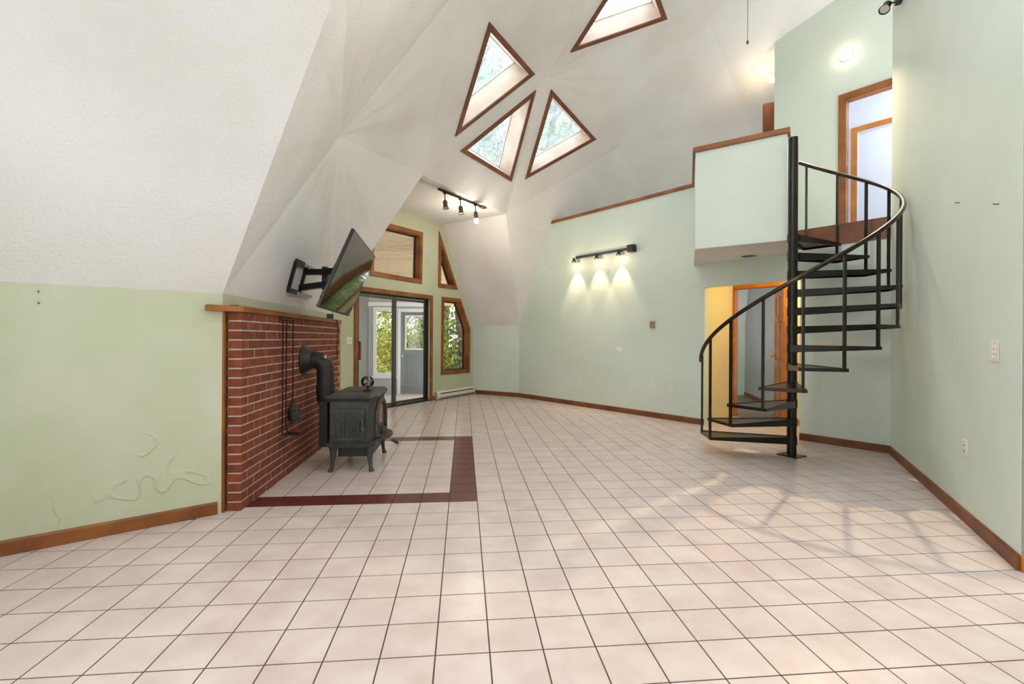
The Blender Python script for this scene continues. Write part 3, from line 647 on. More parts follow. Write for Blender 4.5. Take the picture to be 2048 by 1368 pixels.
# right wall, its return, and the dome's low walls out of sight
P3 = Plane(W1B, W3E-W1B, (0, 0, 1)); l3 = (W3E-W1B).length
top = []
for i in range(11):
    s = l3*(1-i/10); w = P3.p(s, 0); top.append((s, dome_z(w.x, w.y)+.03))
w1top = dome_z(W1B.x, W1B.y)
o = slab('wall_right', [[(0, 0), (l3, 0)]+top], P3, 0, -.12, M['green']); struct(o, 'tall plain pale green wall at the right edge', 'wall')
rr = P3.ex.cross(V((0, 0, 1)))*-1
PR = Plane(W3E, -P3.n, (0, 0, 1))
o = slab('wall_right_return', [[(.002, 0), (.5, 0), (.5, 5.2), (.002, 5.3)]], PR, 0, -.1, M['green']); struct(o, 'end of the right wall turning away at the picture edge', 'wall')
for k, (a, b) in enumerate([(('R', 0), ('L', 0)), (('P', 4), ('R', 0)), (('L', 4), ('P', 4)), (('R', 4), ('L', 4)), (('P', 3), ('R', 4)), (('L', 3), ('P', 3)), (('R', 3), ('L', 3)), (('P', 2), ('R', 3)), (('L', 2), ('P', 2)), (('R', 2), ('L', 2))]):
    A, B = hub(*a), hub(*b); o = MB().add([low(A), low(B), B, A]+[p+(p-low(DC)).normalized()*0+V((p.x-DC.x, p.y-DC.y, 0)).normalized()*.1 for p in (low(A), low(B), B, A)], [(0, 1, 2, 3), (7, 6, 5, 4), (0, 4, 5, 1), (1, 5, 6, 2), (2, 6, 7, 3), (3, 7, 4, 0)]).build('wall_outer_%d' % (k+1), M['green'])
    struct(o, 'low outer wall of the dome hidden behind the partition', 'wall')

# baseboards
def baseboard(name, A, B, m, label, h=.085, t=.015, n=None):
    pl = Plane((A.x, A.y, 0), V((B.x-A.x, B.y-A.y, 0)), (0, 0, 1)); L_ = V((B.x-A.x, B.y-A.y, 0)).length
    o = MB().prism([pl.p(0, .001, 0), pl.p(0, .001, t), pl.p(0, h-.012, t), pl.p(0, h, t*.5), pl.p(0, h, 0)], pl.ex*L_).build(name, M[m]); return struct(o, label, 'baseboard')
baseboard('baseboard_left', LEND, V1+V((-.02, -.015, 0)), 'wood', 'honey brown baseboard along the low left wall')
baseboard('baseboard_bay', CC, V2, 'wood_red', 'brown baseboard in the back corner')
baseboard('baseboard_partition', V2, w1(s_hl), 'wood_red', 'long brown baseboard along the partition wall')
baseboard('baseboard_stair', w1(s_hr), W1B, 'wood_red', 'brown baseboard behind the spiral stair')
baseboard('baseboard_right', W1B, W3E, 'wood_red', 'brown baseboard along the right wall')
baseboard('baseboard_right_end', W3E, W3E+PR.ex*.5, 'wood_orange', 'bare wood end of baseboard at the right edge')
baseboard('baseboard_hall', w1(s_hl-.09, OFFH), PH.p(dl, 0), 'wood_orange', 'short orange baseboard in the hall left of the door')
baseboard('baseboard_hall_right', PH.p(dr, 0), w1(s_hr+.27, OFFH), 'wood_orange', 'short orange baseboard in the hall right of the door')
baseboard('baseboard_door', PD.p(srr, 0), PD.p(ha-.005, 0), 'wood', 'tiny piece of baseboard between patio door and heater')

# ------------------------------------------------------------------ brick hearth wall
bdv = V((-.0902, .996, 0)).normalized(); bo = V((bdv.y, -bdv.x, 0)); B0 = V((-1.854, 3.249, 0))
PBK = Plane(B0, bdv, (0, 0, 1))           # n = ex x ez = (y,-x) = towards the room
BLEN, CH, BZT = 2.56, .0668, 1.395
bk = empty('wall_brick', B0); struct(bk, 'red brick hearth wall with pale mortar behind the stove', 'wall')
def bbox_mesh(name, l, d, h, m):
    me = bpy.data.meshes.new(name); mb = MB().box((l/2, d/2, h/2), (l, d, h)); me.from_pydata([tuple(v) for v in mb.v], [], mb.f); me.materials.append(m)
    bm = bmesh.new(); bm.from_mesh(me); bmesh.ops.recalc_face_normals(bm, faces=bm.faces); bm.to_mesh(me); bm.free(); return me
rzb = math.atan2(bdv.y, bdv.x)
cache = {}
def brick(s0, l, z, h, jit):
    key = (round(l, 3), round(h, 3))
    if key not in cache: cache[key] = bbox_mesh('brick', l, .095, h, M['brick'])
    o = bpy.data.objects.new('brick', cache[key]); COL.objects.link(o); o.parent = bk
    p = PBK.p(s0, z, jit)-B0; o.location = p; o.rotation_euler = (0, 0, rzb)
# local y of the brick mesh must point to the wall: with rz the local -y is the room side, so flip
for c in range(21):
    z = c*CH; h = min(CH-.0105, BZT-z-.004)
    if h < .02: break
    s = 0. if c % 2 == 0 else -.105
    while s < BLEN-.02:
        a = max(0, s); e2 = min(s+.21, BLEN); l = e2-a-.0105
        if l > .03: brick(a, l, z+.002, h, random.uniform(-.0015, .0015))
        s += .21
o = MB().prism([PBK.p(.0025, 0, -.0025), PBK.p(BLEN-.004, 0, -.0025), PBK.p(BLEN-.004, BZT-.002, -.0025), PBK.p(.0025, BZT-.002, -.0025)], PBK.n*-.088).build('mortar', M['mortar'], bk); own(bk, lambda: None); o.matrix_parent_inverse = Matrix.Translation(B0).inverted()
# wood strips and mantel
def strip(name, s0, s1, h0, h1, z0, z1, label, m='wood'):
    o = MB().prism([PBK.p(s0, z0, h0), PBK.p(s1, z0, h0), PBK.p(s1, z1, h0), PBK.p(s0, z1, h0)], PBK.n*(h1-h0)).build(name, M[m]); return struct(bevel(o, .003), label, 'trim')
strip('trim_6', -.03, .0, -.15, -.101, 0.001, BZT, 'upright honey wood strip at the near end of the brick')
strip('trim_7', BLEN, BLEN+.04, -.1, .0, 0.001, BZT, 'upright wood strip at the far end of the brick')
mn = tag(empty('mantel_shelf', PBK.p(0, BZT, 0)), 'rough brown wood mantel board on top of the brick', 'mantel')
def f():
    bevel(MB().prism([PBK.p(-.012, BZT, .014), PBK.p(BLEN+.045, BZT, .014), PBK.p(BLEN+.045, BZT, -.14), PBK.p(-.03, BZT, -.13), PBK.p(-.105, BZT, -.19), PBK.p(-.14, BZT, -.16)], (0, 0, .042)).build('board', M['wood'], mn), .004)
own(mn, f)
mt = MB().box(tuple(PBK.p(.02, BZT+.042+.004, -.06)), (.05, .02, .008)).build('black_clip', M['black']); tag(mt, 'small flat black object lying on the near end of the mantel', 'clip')

# ------------------------------------------------------------------ wood stove (local X = out from the brick, local Y = away from camera)
ST = V((-1.43, 4.56, 0)); sr = math.atan2(bo.y, bo.x)
sv = tag(empty('wood_stove', ST, sr), 'black cast iron wood stove with arched glass door and side door', 'stove')
def poly_prism(name, pts, z0, z1, m, parent, bv=0., pts2=None):
    mb = MB(); n = len(pts)
    t_ = pts2 or pts
    mb.add([(x, y, z0) for x, y in pts]+[(x, y, z1) for x, y in t_], [tuple(range(n))[::-1], tuple(range(n, 2*n))]+[(i, (i+1) % n, n+(i+1) % n, n+i) for i in range(n)])
    o = mb.build(name, m, parent)
    if bv: bevel(o, bv)
    return o
topp = [(-.23, -.41), (.18, -.41), (.225, -.27), (.225, .27), (.18, .41), (-.23, .41)]
body = offset(topp, .04); skirt = offset(topp, .012); mid_ = offset(topp, .02)
poly_prism('body', body, .27, .655, M['iron'], sv)
poly_prism('cornice', offset(topp, .03), .64, .675, M['iron'], sv, 0, offset(topp, .004))
poly_prism('top_plate', topp, .675, .70, M['iron'], sv, .006, offset(topp, .022))
lid = MB().tube([(0, .02, .699), (0, .02, .705)], [.13, .125], 32); lid.build('lid', M['iron'], sv, True)
poly_prism('skirt', offset(topp, .03), .225, .27, M['iron'], sv, .004, skirt)
poly_prism('ash_pan', [(-.14, -.27), (.16, -.27), (.16, .27), (-.14, .27)], .12, .226, M['black'], sv)
poly_prism('heat_shield', [(-.33, -.22), (-.255, -.22), (-.255, .22), (-.33, .22)], .2, .62, M['black'], sv)
MB().box((-.23, 0, .42), (.07, .3, .2)).build('shield_bracket', M['black'], sv)
for sx in (-1, 1):
    for sy in (-1, 1):
        x0, y0 = (-.165 if sx < 0 else .155), .325*sy
        fx, fy = .018*sx, .02*sy
        MB().tube([(x0, y0, .235), (x0+.15*fx, y0+.15*fy, .17), (x0+.3*fx, y0+.3*fy, .10), (x0+.7*fx, y0+.7*fy, .035), (x0+1.1*fx, y0+1.1*fy, .012), (x0+1.2*fx, y0+1.2*fy, 0)], [.042, .03, .02, .017, .023, .024], 10).build('leg', M['iron'], sv, True)
lip = [(.16, -.27)]+[(.17+.14*math.cos(a), .27*math.sin(a)) for a in [math.radians(-80+160*i/14) for i in range(15)]]+[(.16, .27)]
poly_prism('ash_lip', lip, .255, .275, M['iron'], sv, .004)
MB().tube([(.30, .05, .2), (.36, .03, .17)], [.012, .018], 8).build('damper_knob', M['iron'], sv, True)
# near side door with three gothic arches
yb = -.371; sd = MB()
pr_ = lambda x0, x1, z0, z1, y0, y1: [(x0, y0, z0), (x1, y0, z0), (x1, y0, z1), (x0, y0, z1)]
sdo = bevel(MB().prism([(-.165, yb, .30), (.125, yb, .30), (.125, yb, .58), (-.165, yb, .58)], (0, -.026, 0)).build('side_door', M['iron'], sv), .004)
fr_ = MB(); y2 = yb-.028
for a, b in (((-.155, .31), (.115, .31)), ((-.155, .568), (.115, .568)), ((-.155, .31), (-.155, .568)), ((.115, .31), (.115, .568))): fr_.bar((a[0], y2, a[1]), (b[0], y2, b[1]), .016, .018, V((0, 1, 0)))
fr_.build('door_moulding', M['iron'], sdo)
for k in range(3):
    x0 = -.15+k*.0866; w_ = .08; ar = MB(); zs = .475
    left = [(x0+.004, y2, .325), (x0+.004, y2, zs)]; pts = left+[(x0+.004+(w_/2-.004)*(1-math.cos(t)), y2, zs+.055*math.sin(t)) for t in [math.pi/2*i/5 for i in range(1, 6)]]
    right = [(2*(x0+w_/2)-p[0], p[1], p[2]) for p in pts]
    ar.tube(pts, .0085, 6); ar.tube(right, .0085, 6)
    ar.tube([(x0+.026, y2, .325), (x0+.026, y2, .47)], .0065, 6); ar.tube([(x0+w_-.026, y2, .325), (x0+w_-.026, y2, .47)], .0065, 6); ar.tube([(x0+.026, y2, .47), (x0+w_/2, y2, .49), (x0+w_-.026, y2, .47)], .0065, 6)
    ar.build('gothic_arch', M['iron'], sdo, True)
MB().tube([(.105, yb-.025, .50), (.105, yb-.06, .49), (.108, yb-.065, .42), (.112, yb-.06, .40)], [.012, .014, .013, .02], 10).build('handle', M['iron'], sdo, True)
MB().tube([(.112, yb-.06, .405), (.112, yb-.062, .39), (.112, yb-.062, .372)], [.012, .022, .01], 12).build('handle_knob', M['iron'], sdo, True)
for zz in (.33, .52): MB().tube([(-.17, yb-.012, zz-.02), (-.17, yb-.012, zz+.02)], .01, 8).build('hinge', M['iron'], sv, True)
# front arched door
fd = MB(); xf = .195
arch = [(xf, -.235, .29), (xf, -.235, .44)]+[(xf, -.235*math.cos(t), .44+.17*math.sin(t)) for t in [math.pi*i/16 for i in range(1, 16)]]+[(xf, .235, .44), (xf, .235, .29)]
fdo = MB().tube(arch+[arch[0]], .026, 8, False).build('front_door', M['iron'], sv, True)
ina = [(xf-.004, y*.86, .31+(z-.29)*.88) for _, y, z in arch]
MB().prism([V(p) for p in ina], (.006, 0, 0)).build('glass', mat('sooty_stove_glass', '#4a3526', '#7b5a3f', .08, 5., spec=.8), fdo)
MB().tube([(xf+.03, -.19, .42), (xf+.05, -.19, .40), (xf+.05, -.17, .35), (xf+.03, -.15, .31)], .012, 8).build('front_handle', M['iron'], fdo, True)
MB().box((xf+.02, -.11, .36), (.03, .16, .02), Matrix.Rotation(.0, 4, 'X')).build('latch', M['iron'], fdo)
# stove pipe
sp_ = tag(empty('stove_pipe', ST, sr), 'black stovepipe with elbow running into the brick wall', 'stovepipe')
bx = -.5395
px_, pz = -.335, 1.0; pts = [(bx+.03, 0, pz), (bx+.1, 0, pz)]
Rb = .10
for i in range(1, 7):
    t = math.pi/2*i/6; pts.append((px_-Rb+Rb*math.sin(t), 0, pz-Rb+Rb*math.cos(t)))
MB().tube(pts, .083, 20).build('elbow', M['pipe'], sp_, True)
MB().tube([(px_, 0, pz-Rb+.01), (px_, 0, .74)], .0815, 20).build('upper_pipe', M['pipe'], sp_, True)
MB().tube([(px_, 0, .75), (px_, 0, .70), (px_+.01, 0, .62), (px_+.03, 0, .56)], [.087, .087, .09, .085], 20).build('lower_pipe', M['pipe'], sp_, True)
for z in (.78, .86): MB().tube([(px_, 0, z), (px_, 0, z+.006)], .0855, 20).build('seam_ring', M['pipe'], sp_, True)
for i in (2, 4):
    t = math.pi/2*i/6; c = V((px_-Rb+Rb*math.sin(t), 0, pz-Rb+Rb*math.cos(t))); d = V((math.cos(t), 0, -math.sin(t))); MB().tube([c-d*.003, c+d*.003], .0865, 20).build('seam_ring', M['pipe'], sp_, True)
MB().tube([(bx, 0, pz), (bx+.008, 0, pz), (bx+.04, 0, pz), (bx+.08, 0, pz)], [.145, .145, .105, .085], 24).build('wall_collar', M['pipe'], sp_, True)
MB().tube([(px_-.01, -.06, 1.03), (px_+.02, -.075, 1.035)], .02, 12).build('thermometer', M['chrome'], sp_, True)
# little heat powered fan on the stove
fn = tag(empty('stove_fan', V(sv.matrix_world.translation)+Matrix.Rotation(sr, 3, 'Z') @ V((.09, -.05, .70)) if False else ST+Matrix.Rotation(sr, 3, 'Z') @ V((.08, -.06, .705)), sr+.5), 'small black heat powered fan standing on the stove top', 'fan')
MB().box((0, 0, .006), (.07, .05, .012)).build('base', M['black'], fn); MB().box((0, 0, .03), (.02, .02, .04)).build('stem', M['black'], fn)
tb = MB().tube([(0, .04, .085), (0, -.025, .085)], .055, 20, False); tb.tube([(0, .04, .085), (0, -.025, .085)], .047, 20, False); tb.build('housing', M['black'], fn, True)
bl = MB()
for k in range(4):
    a = k*math.pi/2+.4; c, s = math.cos(a), math.sin(a)
    bl.prism([(.006*c-.004*s, -.035, .085+.006*s+.004*c), (.05*c-.018*s, -.03, .085+.05*s+.018*c), (.052*c+.01*s, -.042, .085+.052*s-.01*c), (.006*c+.004*s, -.037, .085+.006*s-.004*c)], (0, .0015, 0))
bl.build('blades', M['iron'], fn)

# ------------------------------------------------------------------ fire tools hanging on the brick
s_t = [PBK.px(557, 700)[0], PBK.px(564.5, 700)[0], PBK.px(578, 700)[0]]
rk = tag(MB().tube([PBK.p(s_t[0]-.03, 1.375, .03), PBK.p(s_t[2]+.05, 1.375, .03)], .005, 8).build('tool_rack', M['black_steel']), 'thin black bar under the mantel that carries the fire tools', 'rack')
zb = PBK.px(565, 868)[1]
def tool(name, s, zt, zb_, label, kind):
    r = tag(empty(name, PBK.p(s, zb_, .03)), label, 'fire tool', 'fire tools on the brick')
    def f():
        loop = [PBK.p(s+.014*math.sin(t), zt+.016+.016*-math.cos(t), .032) for t in [2*math.pi*i/12 for i in range(13)]]
        MB().tube(loop, .0035, 6, False).build('hanging_loop', M['black_steel'], r, True)
        tw_ = MB(); n = 26; top_z = zt; 
        tw_.tube([PBK.p(s+.0015*math.sin(i*1.9), top_z+(zb_+.08-top_z)*i/n, .034+.0015*math.cos(i*1.9)) for i in range(n+1)], .0052, 6); tw_.build('shaft', M['black_steel'], r, True)
        if kind == 'poker': MB().tube([PBK.p(s, zb_+.09, .034), PBK.p(s, zb_+.01, .034), PBK.p(s+.03, zb_+.005, .05), PBK.p(s+.05, zb_+.03, .06)], [.006, .006, .005, .002], 8).build('hook', M['black_steel'], r, True)
        if kind == 'shovel': MB().prism([PBK.p(s-.05, zb_, .03), PBK.p(s+.06, zb_, .03), PBK.p(s+.05, zb_-.005, .13), PBK.p(s-.04, zb_-.005, .13)], (0, 0, .012)).build('pan', M['black_steel'], r); MB().tube([PBK.p(s, zb_+.09, .034), PBK.p(s, zb_+.01, .05)], .006, 6).build('neck', M['black_steel'], r)
        if kind == 'brush':
            MB().tube([PBK.p(s, zb_+.18, .034), PBK.p(s-.01, zb_+.12, .05), PBK.p(s-.01, zb_, .06)], [.012, .05, .035], 12).build('bristles', mat('dark_bristles', '#2a2522', '#4a433c', .9, 60., coords='obj'), r, True)
    own(r, f)
tool('poker', s_t[0], 1.35, zb, 'black fire poker hanging on the brick, leftmost of the three tools', 'poker')
tool('ash_shovel', s_t[1], 1.35, zb, 'black ash shovel with flat pan hanging between poker and brush', 'shovel')
tool('hearth_brush', s_t[2], 1.345, zb+.07, 'black hearth brush hanging nearest the stovepipe', 'brush')
# cord and little things on the mantel
sc_ = PBK.px(671, 640)[0]
cd = MB().tube([PBK.p(sc_-.03, 1.43, .02), PBK.p(sc_-.02, 1.40, .03), PBK.p(sc_-.04, 1.25, .035), PBK.p(sc_-.05, 1.05, .03), PBK.p(sc_-.02, .97, .03), PBK.p(sc_+.02, 1.1, .03), PBK.p(sc_+.03, 1.3, .03), PBK.p(sc_, 1.43, .02)], .004, 6).build('power_cord', M['black'], None, True)
tag(cd, 'thin black cord looping down from the far end of the mantel', 'cord')
fb = tag(MB().box((0, 0, .03), (.07, .03, .06)).build('picture_block', M['black']), 'small black box standing on the far end of the mantel', 'box'); fb.location = PBK.p(sc_-.12, BZT+.0425, -.03); fb.rotation_euler = (0, 0, .6)

# ------------------------------------------------------------------ television on its arm
A, D = at_d(710, 457, 3.78), at_d(638, 616, 3.78); B2, C2 = at_d(750, 513, 4.98), at_d(700, 633, 4.98)
ex = ((B2-A)+(C2-D)).normalized(); ey = ((A-D)+(B2-C2)); ey = (ey-ex*ey.dot(ex)).normalized(); ctr = (A+B2+C2+D)/4
tvw = (((B2-A).length+(C2-D).length)/2); tvh = ((A-D).length+(B2-C2).length)/2
PT = Plane(ctr, ex, ey)
if PT.n.x < 0: PT.n = -PT.n
tv = tag(empty('television', ctr), 'large flat screen television tilted downward over the stove', 'television')
def f():
    w2, h2 = tvw/2, tvh/2
    bevel(MB().prism([PT.p(-w2, -h2, -.028), PT.p(w2, -h2, -.028), PT.p(w2, h2, -.028), PT.p(-w2, h2, -.028)], PT.n*.026).build('bezel', M['black'], tv), .004)
    MB().prism([PT.p(-w2+.012, -h2+.02, -.002), PT.p(w2-.012, -h2+.02, -.002), PT.p(w2-.012, h2-.012, -.002), PT.p(-w2+.012, h2-.012, -.002)], PT.n*.0015).build('screen', M['screen'], tv)
    bb = MB(); a_ = [(-w2+.1, -h2+.03), (w2-.1, -h2+.03), (w2-.1, h2*.25), (-w2+.1, h2*.25)]; b__ = offset(a_, .05)
    bb.add([PT.p(x, y, -.028) for x, y in a_]+[PT.p(x, y, -.07) for x, y in b__], [(0, 1, 2, 3), (4, 5, 6, 7)]+[(i, (i+1) % 4, 4+(i+1) % 4, 4+i) for i in range(4)]); bb.build('back_cover', M['black'], tv)
own(tv, f)
PS = Plane(V1, B_-V1, (B_-V1).cross(hub('M', 1)-V1).cross(B_-V1))
if PS.n.x < 0: PS = Plane(B_, V1-B_, (V1-B_).cross(hub('M', 1)-B_).cross(V1-B_))
mtb = [PS.px(589.8, 521), PS.px(634, 543), PS.px(619, 593), PS.px(573.7, 579)]
mk = tag(empty('tv_mount', PS.p(*mtb[0])), 'black swivel wall bracket holding the television to the white slope', 'bracket')
def f():
    q = [PS.p(a, b, .012) for a, b in mtb]
    fr = MB(); fr.bar(q[0], q[1], .03, .025, PS.n); fr.bar(q[3], q[2], .03, .025, PS.n); fr.build('wall_rail', M['chrome'], mk)
    pf = MB(); pf.bar(q[0], q[3], .03, .03, PS.n); c0, c1 = q[0].lerp(q[1], .45), q[3].lerp(q[2], .45); pf.bar(c0, c1, .02, .03, PS.n)
    for c in (q[0], q[3]): pf.bar(c, c+(q[1]-q[0])*.3, .045, .03, PS.n)
    pf.build('wall_plate', M['black'], mk)
    h1 = PT.p(0, .07, -.075); h2 = PT.p(0, -.09, -.075); el = (c0.lerp(c1, .5)+PT.p(0, 0, -.07))/2
    for (p, z) in ((c0.lerp(c1, .22), .06), (c0.lerp(c1, .8), -.06)):
        e_ = el+V((0, .05, z)); MB().bar(p, e_, .06, .055).build('arm', M['black'], mk); MB().bar(e_, PT.p(.0, z, -.075), .06, .055).build('arm', M['black'], mk)
    MB().bar(el+V((0, .05, .11)), el+V((0, .05, -.11)), .05, .05, V((0, 1, 0))).build('elbow_pin', M['black'], mk)
    MB().prism([PT.p(-.12, -.15, -.095), PT.p(.12, -.15, -.095), PT.p(.12, .12, -.095), PT.p(-.12, .12, -.095)], PT.n*.024).build('screen_plate', M['black'], mk)
own(mk, f)

# ------------------------------------------------------------------ spiral staircase
st = tag(empty('spiral_staircase', POLE), 'black steel spiral staircase with curved handrail', 'staircase')
RS = .885; TH0, DTH, Z0, RISE, NT = 159., 20.7, .2, .194, 12
def cyl(th, r_, z): a = math.radians(th); return V((r_*math.cos(a), r_*math.sin(a), z))
MB().tube([(0, 0, .008), (0, 0, 3.36)], .046, 24).build('centre_pole', M['black_steel'], st, True)
bevel(MB().box((0, 0, .005), (.2, .2, .01), Matrix.Rotation(.5, 4, 'Z')).build('base_plate', M['black_steel'], st), .002)
for k in range(NT):
    a0 = TH0+k*DTH; a1 = a0+24.5; z = Z0+k*RISE; am = (a0+a1)/2
    tp = [cyl(am-50, .06, z), cyl(a0, RS, z), cyl(a1, RS, z), cyl(am+50, .06, z)]
    mb = MB()
    bt = [p-V((0, 0, .075)) for p in (tp[0],)]+[tp[1]-V((0, 0, .03)), tp[2]-V((0, 0, .03))]+[tp[3]-V((0, 0, .075))]
    # pan: side flanges and outer flange around a thin plate
    def flange(p, q, pb, qb):
        d = (q-p).cross(V((0, 0, 1))).normalized()*.006; mb.add([p-d, q-d, qb-d, pb-d, p+d, q+d, qb+d, pb+d], [(0, 1, 2, 3), (7, 6, 5, 4), (0, 4, 5, 1), (1, 5, 6, 2), (2, 6, 7, 3), (3, 7, 4, 0)])
    for i in range(4): flange(tp[i], tp[(i+1) % 4], bt[i], bt[(i+1) % 4])
    to = MB().prism([p-V((0, 0, .012)) for p in tp], (0, 0, .006)).build('tread', M['black_steel'], st)
    mb.build('pan_rim', M['black_steel'], to)
    MB().tube([(0, 0, z-.08), (0, 0, z+.006)], .052, 20).build('hub_sleeve', M['black_steel'], to, True)
def rail_z(th): return 1.03+(th-TH0)/DTH*RISE*.985
RE = 413.
pts = [cyl(TH0+1.5, RS+.005, rail_z(TH0)-.06)]+[cyl(TH0+1.5+(RE-TH0)*i/90, RS+.005, rail_z(TH0+(RE-TH0)*i/90)) for i in range(91)]
MB().tube(pts, .0205, 10).build('handrail', M['rail'], st, True)
for k in range(NT+1):
    th = TH0+k*DTH+2.; zb_ = (Z0+(k-1)*RISE if k else Z0)-.03
    if th > RE: break
    MB().bar(cyl(th, RS-.008, zb_), cyl(th, RS-.008, rail_z(th)-.01), .022, .022, cyl(th, 1, 0)).build('baluster', M['black_steel'], st)

# ------------------------------------------------------------------ small wall fittings
def plate(name, pl, u, v, w, h, label, cat, kind, gangs=1, m='offwhite'):
    a, b = pl.px(u, v); r = tag(empty(name, pl.p(a, b)), label, cat, 'electrical wall plates')
    def f():
        bevel(MB().prism([pl.p(a-w/2, b-h/2, .0005), pl.p(a+w/2, b-h/2, .0005), pl.p(a+w/2, b+h/2, .0005), pl.p(a-w/2, b+h/2, .0005)], pl.n*.006).build('cover_plate', M[m], r), .002)
        for g in range(gangs):
            x = a+(g-(gangs-1)/2)*.046
            if kind == 'outlet':
                for dz in (-.02, .02):
                    MB().prism([pl.p(x-.015, b+dz-.013, .0065), pl.p(x+.015, b+dz-.013, .0065), pl.p(x+.015, b+dz+.013, .0065), pl.p(x-.015, b+dz+.013, .0065)], pl.n*.002).build('socket', M['white'], r)
                    for dx in (-.006, .006): MB().box(tuple(pl.p(x+dx, b+dz, .0088)), (.003, .003, .009)).build('slot', M['fin'], r)
            elif kind == 'switch':
                MB().bar(pl.p(x, b-.004, .006), pl.p(x, b+.004, .016), .009, .014, pl.n).build('toggle', M['white'], r)
            elif kind == 'rocker':
                for dz in (-.03, 0, .03): MB().prism([pl.p(x-.013, b+dz-.01, .0065), pl.p(x+.013, b+dz-.01, .0065), pl.p(x+.013, b+dz+.01, .0065), pl.p(x-.013, b+dz+.01, .0065)], pl.n*.004).build('button', M['white'], r)
    own(r, f); return r
PCH = Plane(low(CC), low(V2)-low(CC), (0, 0, 1))
plate('switch_plate', PD, 698, 681, .115, .115, 'cream double switch plate between the brick and the glass door', 'switch', 'switch', 2)
plate('wall_outlet', PCH, 967, 745.5, .07, .115, 'left outlet of the two in the back corner under the white slope', 'outlet', 'outlet')
plate('wall_outlet', PCH, 993, 744.5, .07, .115, 'right outlet of the two in the back corner under the white slope', 'outlet', 'outlet')
plate('wall_outlet', PW1, 1158.5, 760, .07, .115, 'lone outlet low on the partition wall below the track light', 'outlet', 'outlet')
plate('wall_outlet', PW1, 1305, 773, .07, .115, 'left outlet of the pair below the thermostat', 'outlet', 'outlet', 1, 'white')
plate('wall_outlet', PW1, 1342, 776.5, .07, .115, 'right outlet of the pair below the thermostat', 'outlet', 'outlet', 1, 'white')
plate('switch_plate', PW1, 1646, 690, .21, .115, 'wide switch plate behind the spiral stair treads, nearer the hall', 'switch', 'switch', 4)
plate('switch_plate', PW1, 1705, 690, .165, .115, 'triple switch plate behind the spiral stair, nearer the right wall', 'switch', 'switch', 3)
plate('button_plate', P3, 1990, 703, .115, .12, 'ivory plate with six buttons high on the right wall', 'switch', 'rocker', 2)
plate('wall_outlet', P3, 1932, 896.5, .07, .115, 'outlet low on the right wall', 'outlet', 'outlet')
PLW = Plane(low(LEND), low(V1)-low(LEND), (0, 0, 1))
# thermostat
a, b = PW1.px(1306, 649); r = tag(empty('thermostat', PW1.p(a, b)), 'small tan thermostat box on the partition wall', 'thermostat')
def f():
    bevel(MB().prism([PW1.p(a-.04, b-.055, .001), PW1.p(a+.04, b-.055, .001), PW1.p(a+.04, b+.055, .001), PW1.p(a-.04, b+.055, .001)], PW1.n*.035).build('case', mat('tan_thermostat', '#b9a583', '#9c8866', .5, 30.), r), .004)
    MB().tube([PW1.p(a, b+.015, .036), PW1.p(a, b+.015, .044)], .018, 16).build('dial', M['brass'], r, True)
    MB().prism([PW1.p(a-.03, b-.045, .036), PW1.p(a+.03, b-.045, .036), PW1.p(a+.03, b-.02, .036), PW1.p(a-.03, b-.02, .036)], PW1.n*.002).build('scale_plate', M['chrome'], r)
own(r, f)
a, b = PW1.px(1238.5, 697)
o = MB().prism([PW1.p(a-.06, b-.03, .0006), PW1.p(a-.02, b-.045, .0006), PW1.p(a+.055, b-.04, .0006), PW1.p(a+.06, b+.025, .0006), PW1.p(a-.06, b+.03, .0006)], PW1.n*.001).build('torn_patch', M['patch']); tag(o, 'torn patch of bare plaster on the partition wall', 'patch')
for i, (u, v) in enumerate(((1200, 548), (1217, 546))):
    a, b = PW1.px(u, v); o = MB().tube([PW1.p(a, b+.05, .001), PW1.p(a, b+.05, .015), PW1.p(a+.004, b, .012), PW1.p(a-.006, b-.04, .012), PW1.p(a-.01, b-.03, .02)], .0025, 6).build('wire_hook', M['chrome'], None, True)
    tag(o, ('left', 'right')[i]+' wire hook of the two under the wall track light', 'hook')
for i, (pl, u, v, lab) in enumerate(((P3, 1920, 405, 'left nail of the two high on the right wall'), (P3, 1998, 408, 'right nail of the two high on the right wall'), (PW1, 1102, 535, 'small nail in the partition wall beside the white slope'), (PLW, 78, 584, 'upper nail of the two at the left wall top'), (PLW, 78, 607, 'lower nail of the two at the left wall top'))):
    a, b = pl.px(u, v); o = MB().tube([pl.p(a, b, -.005), pl.p(a, b, .02), pl.p(a, b+.006, .026)], .003, 6).build('nail', M['fin']); tag(o, lab, 'nail', 'nails in the walls')

# ------------------------------------------------------------------ lamps
BULB = emit_mat('lit_bulb', (1, .88, .66, 1), 7.)
DIM = mat('unlit_lamp_glass', '#c9c6bd', None, .2)
def lamp(name, kind, loc, power, col, parent, size=.03, direction=None, angle=80, blend=.6):
    d = bpy.data.lights.new(name, kind); d.energy = power; d.color = col; d.shadow_soft_size = size
    o = bpy.data.objects.new(name, d); COL.objects.link(o)
    if kind == 'SPOT': d.spot_size = math.radians(angle); d.spot_blend = blend; o.rotation_euler = V(direction).to_track_quat('-Z', 'Y').to_euler()
    o.location = loc
    if parent: o.parent = parent; bpy.context.view_layer.update(); o.matrix_parent_inverse = parent.matrix_world.inverted()
    return o
WARM = (1, .80, .52)
def spot_head(parent, p, d, lit, m='dark_frame', L_=.085, r0=.022, r1=.033):
    """a lamp head from its neck p along d"""
    p, d = V(p), V(d).normalized()
    h = MB().tube([p, p+d*.02, p+d*.03, p+d*(L_-.03), p+d*L_], [r0*.6, r0, r0, r0, r1], 16, False).build('lamp_head', M[m], parent, True)
    MB().tube([p+d*(L_-.012), p+d*(L_-.008)], r1*.82, 16).build('bulb', BULB if lit else DIM, h)
    return p+d*(L_+.01)
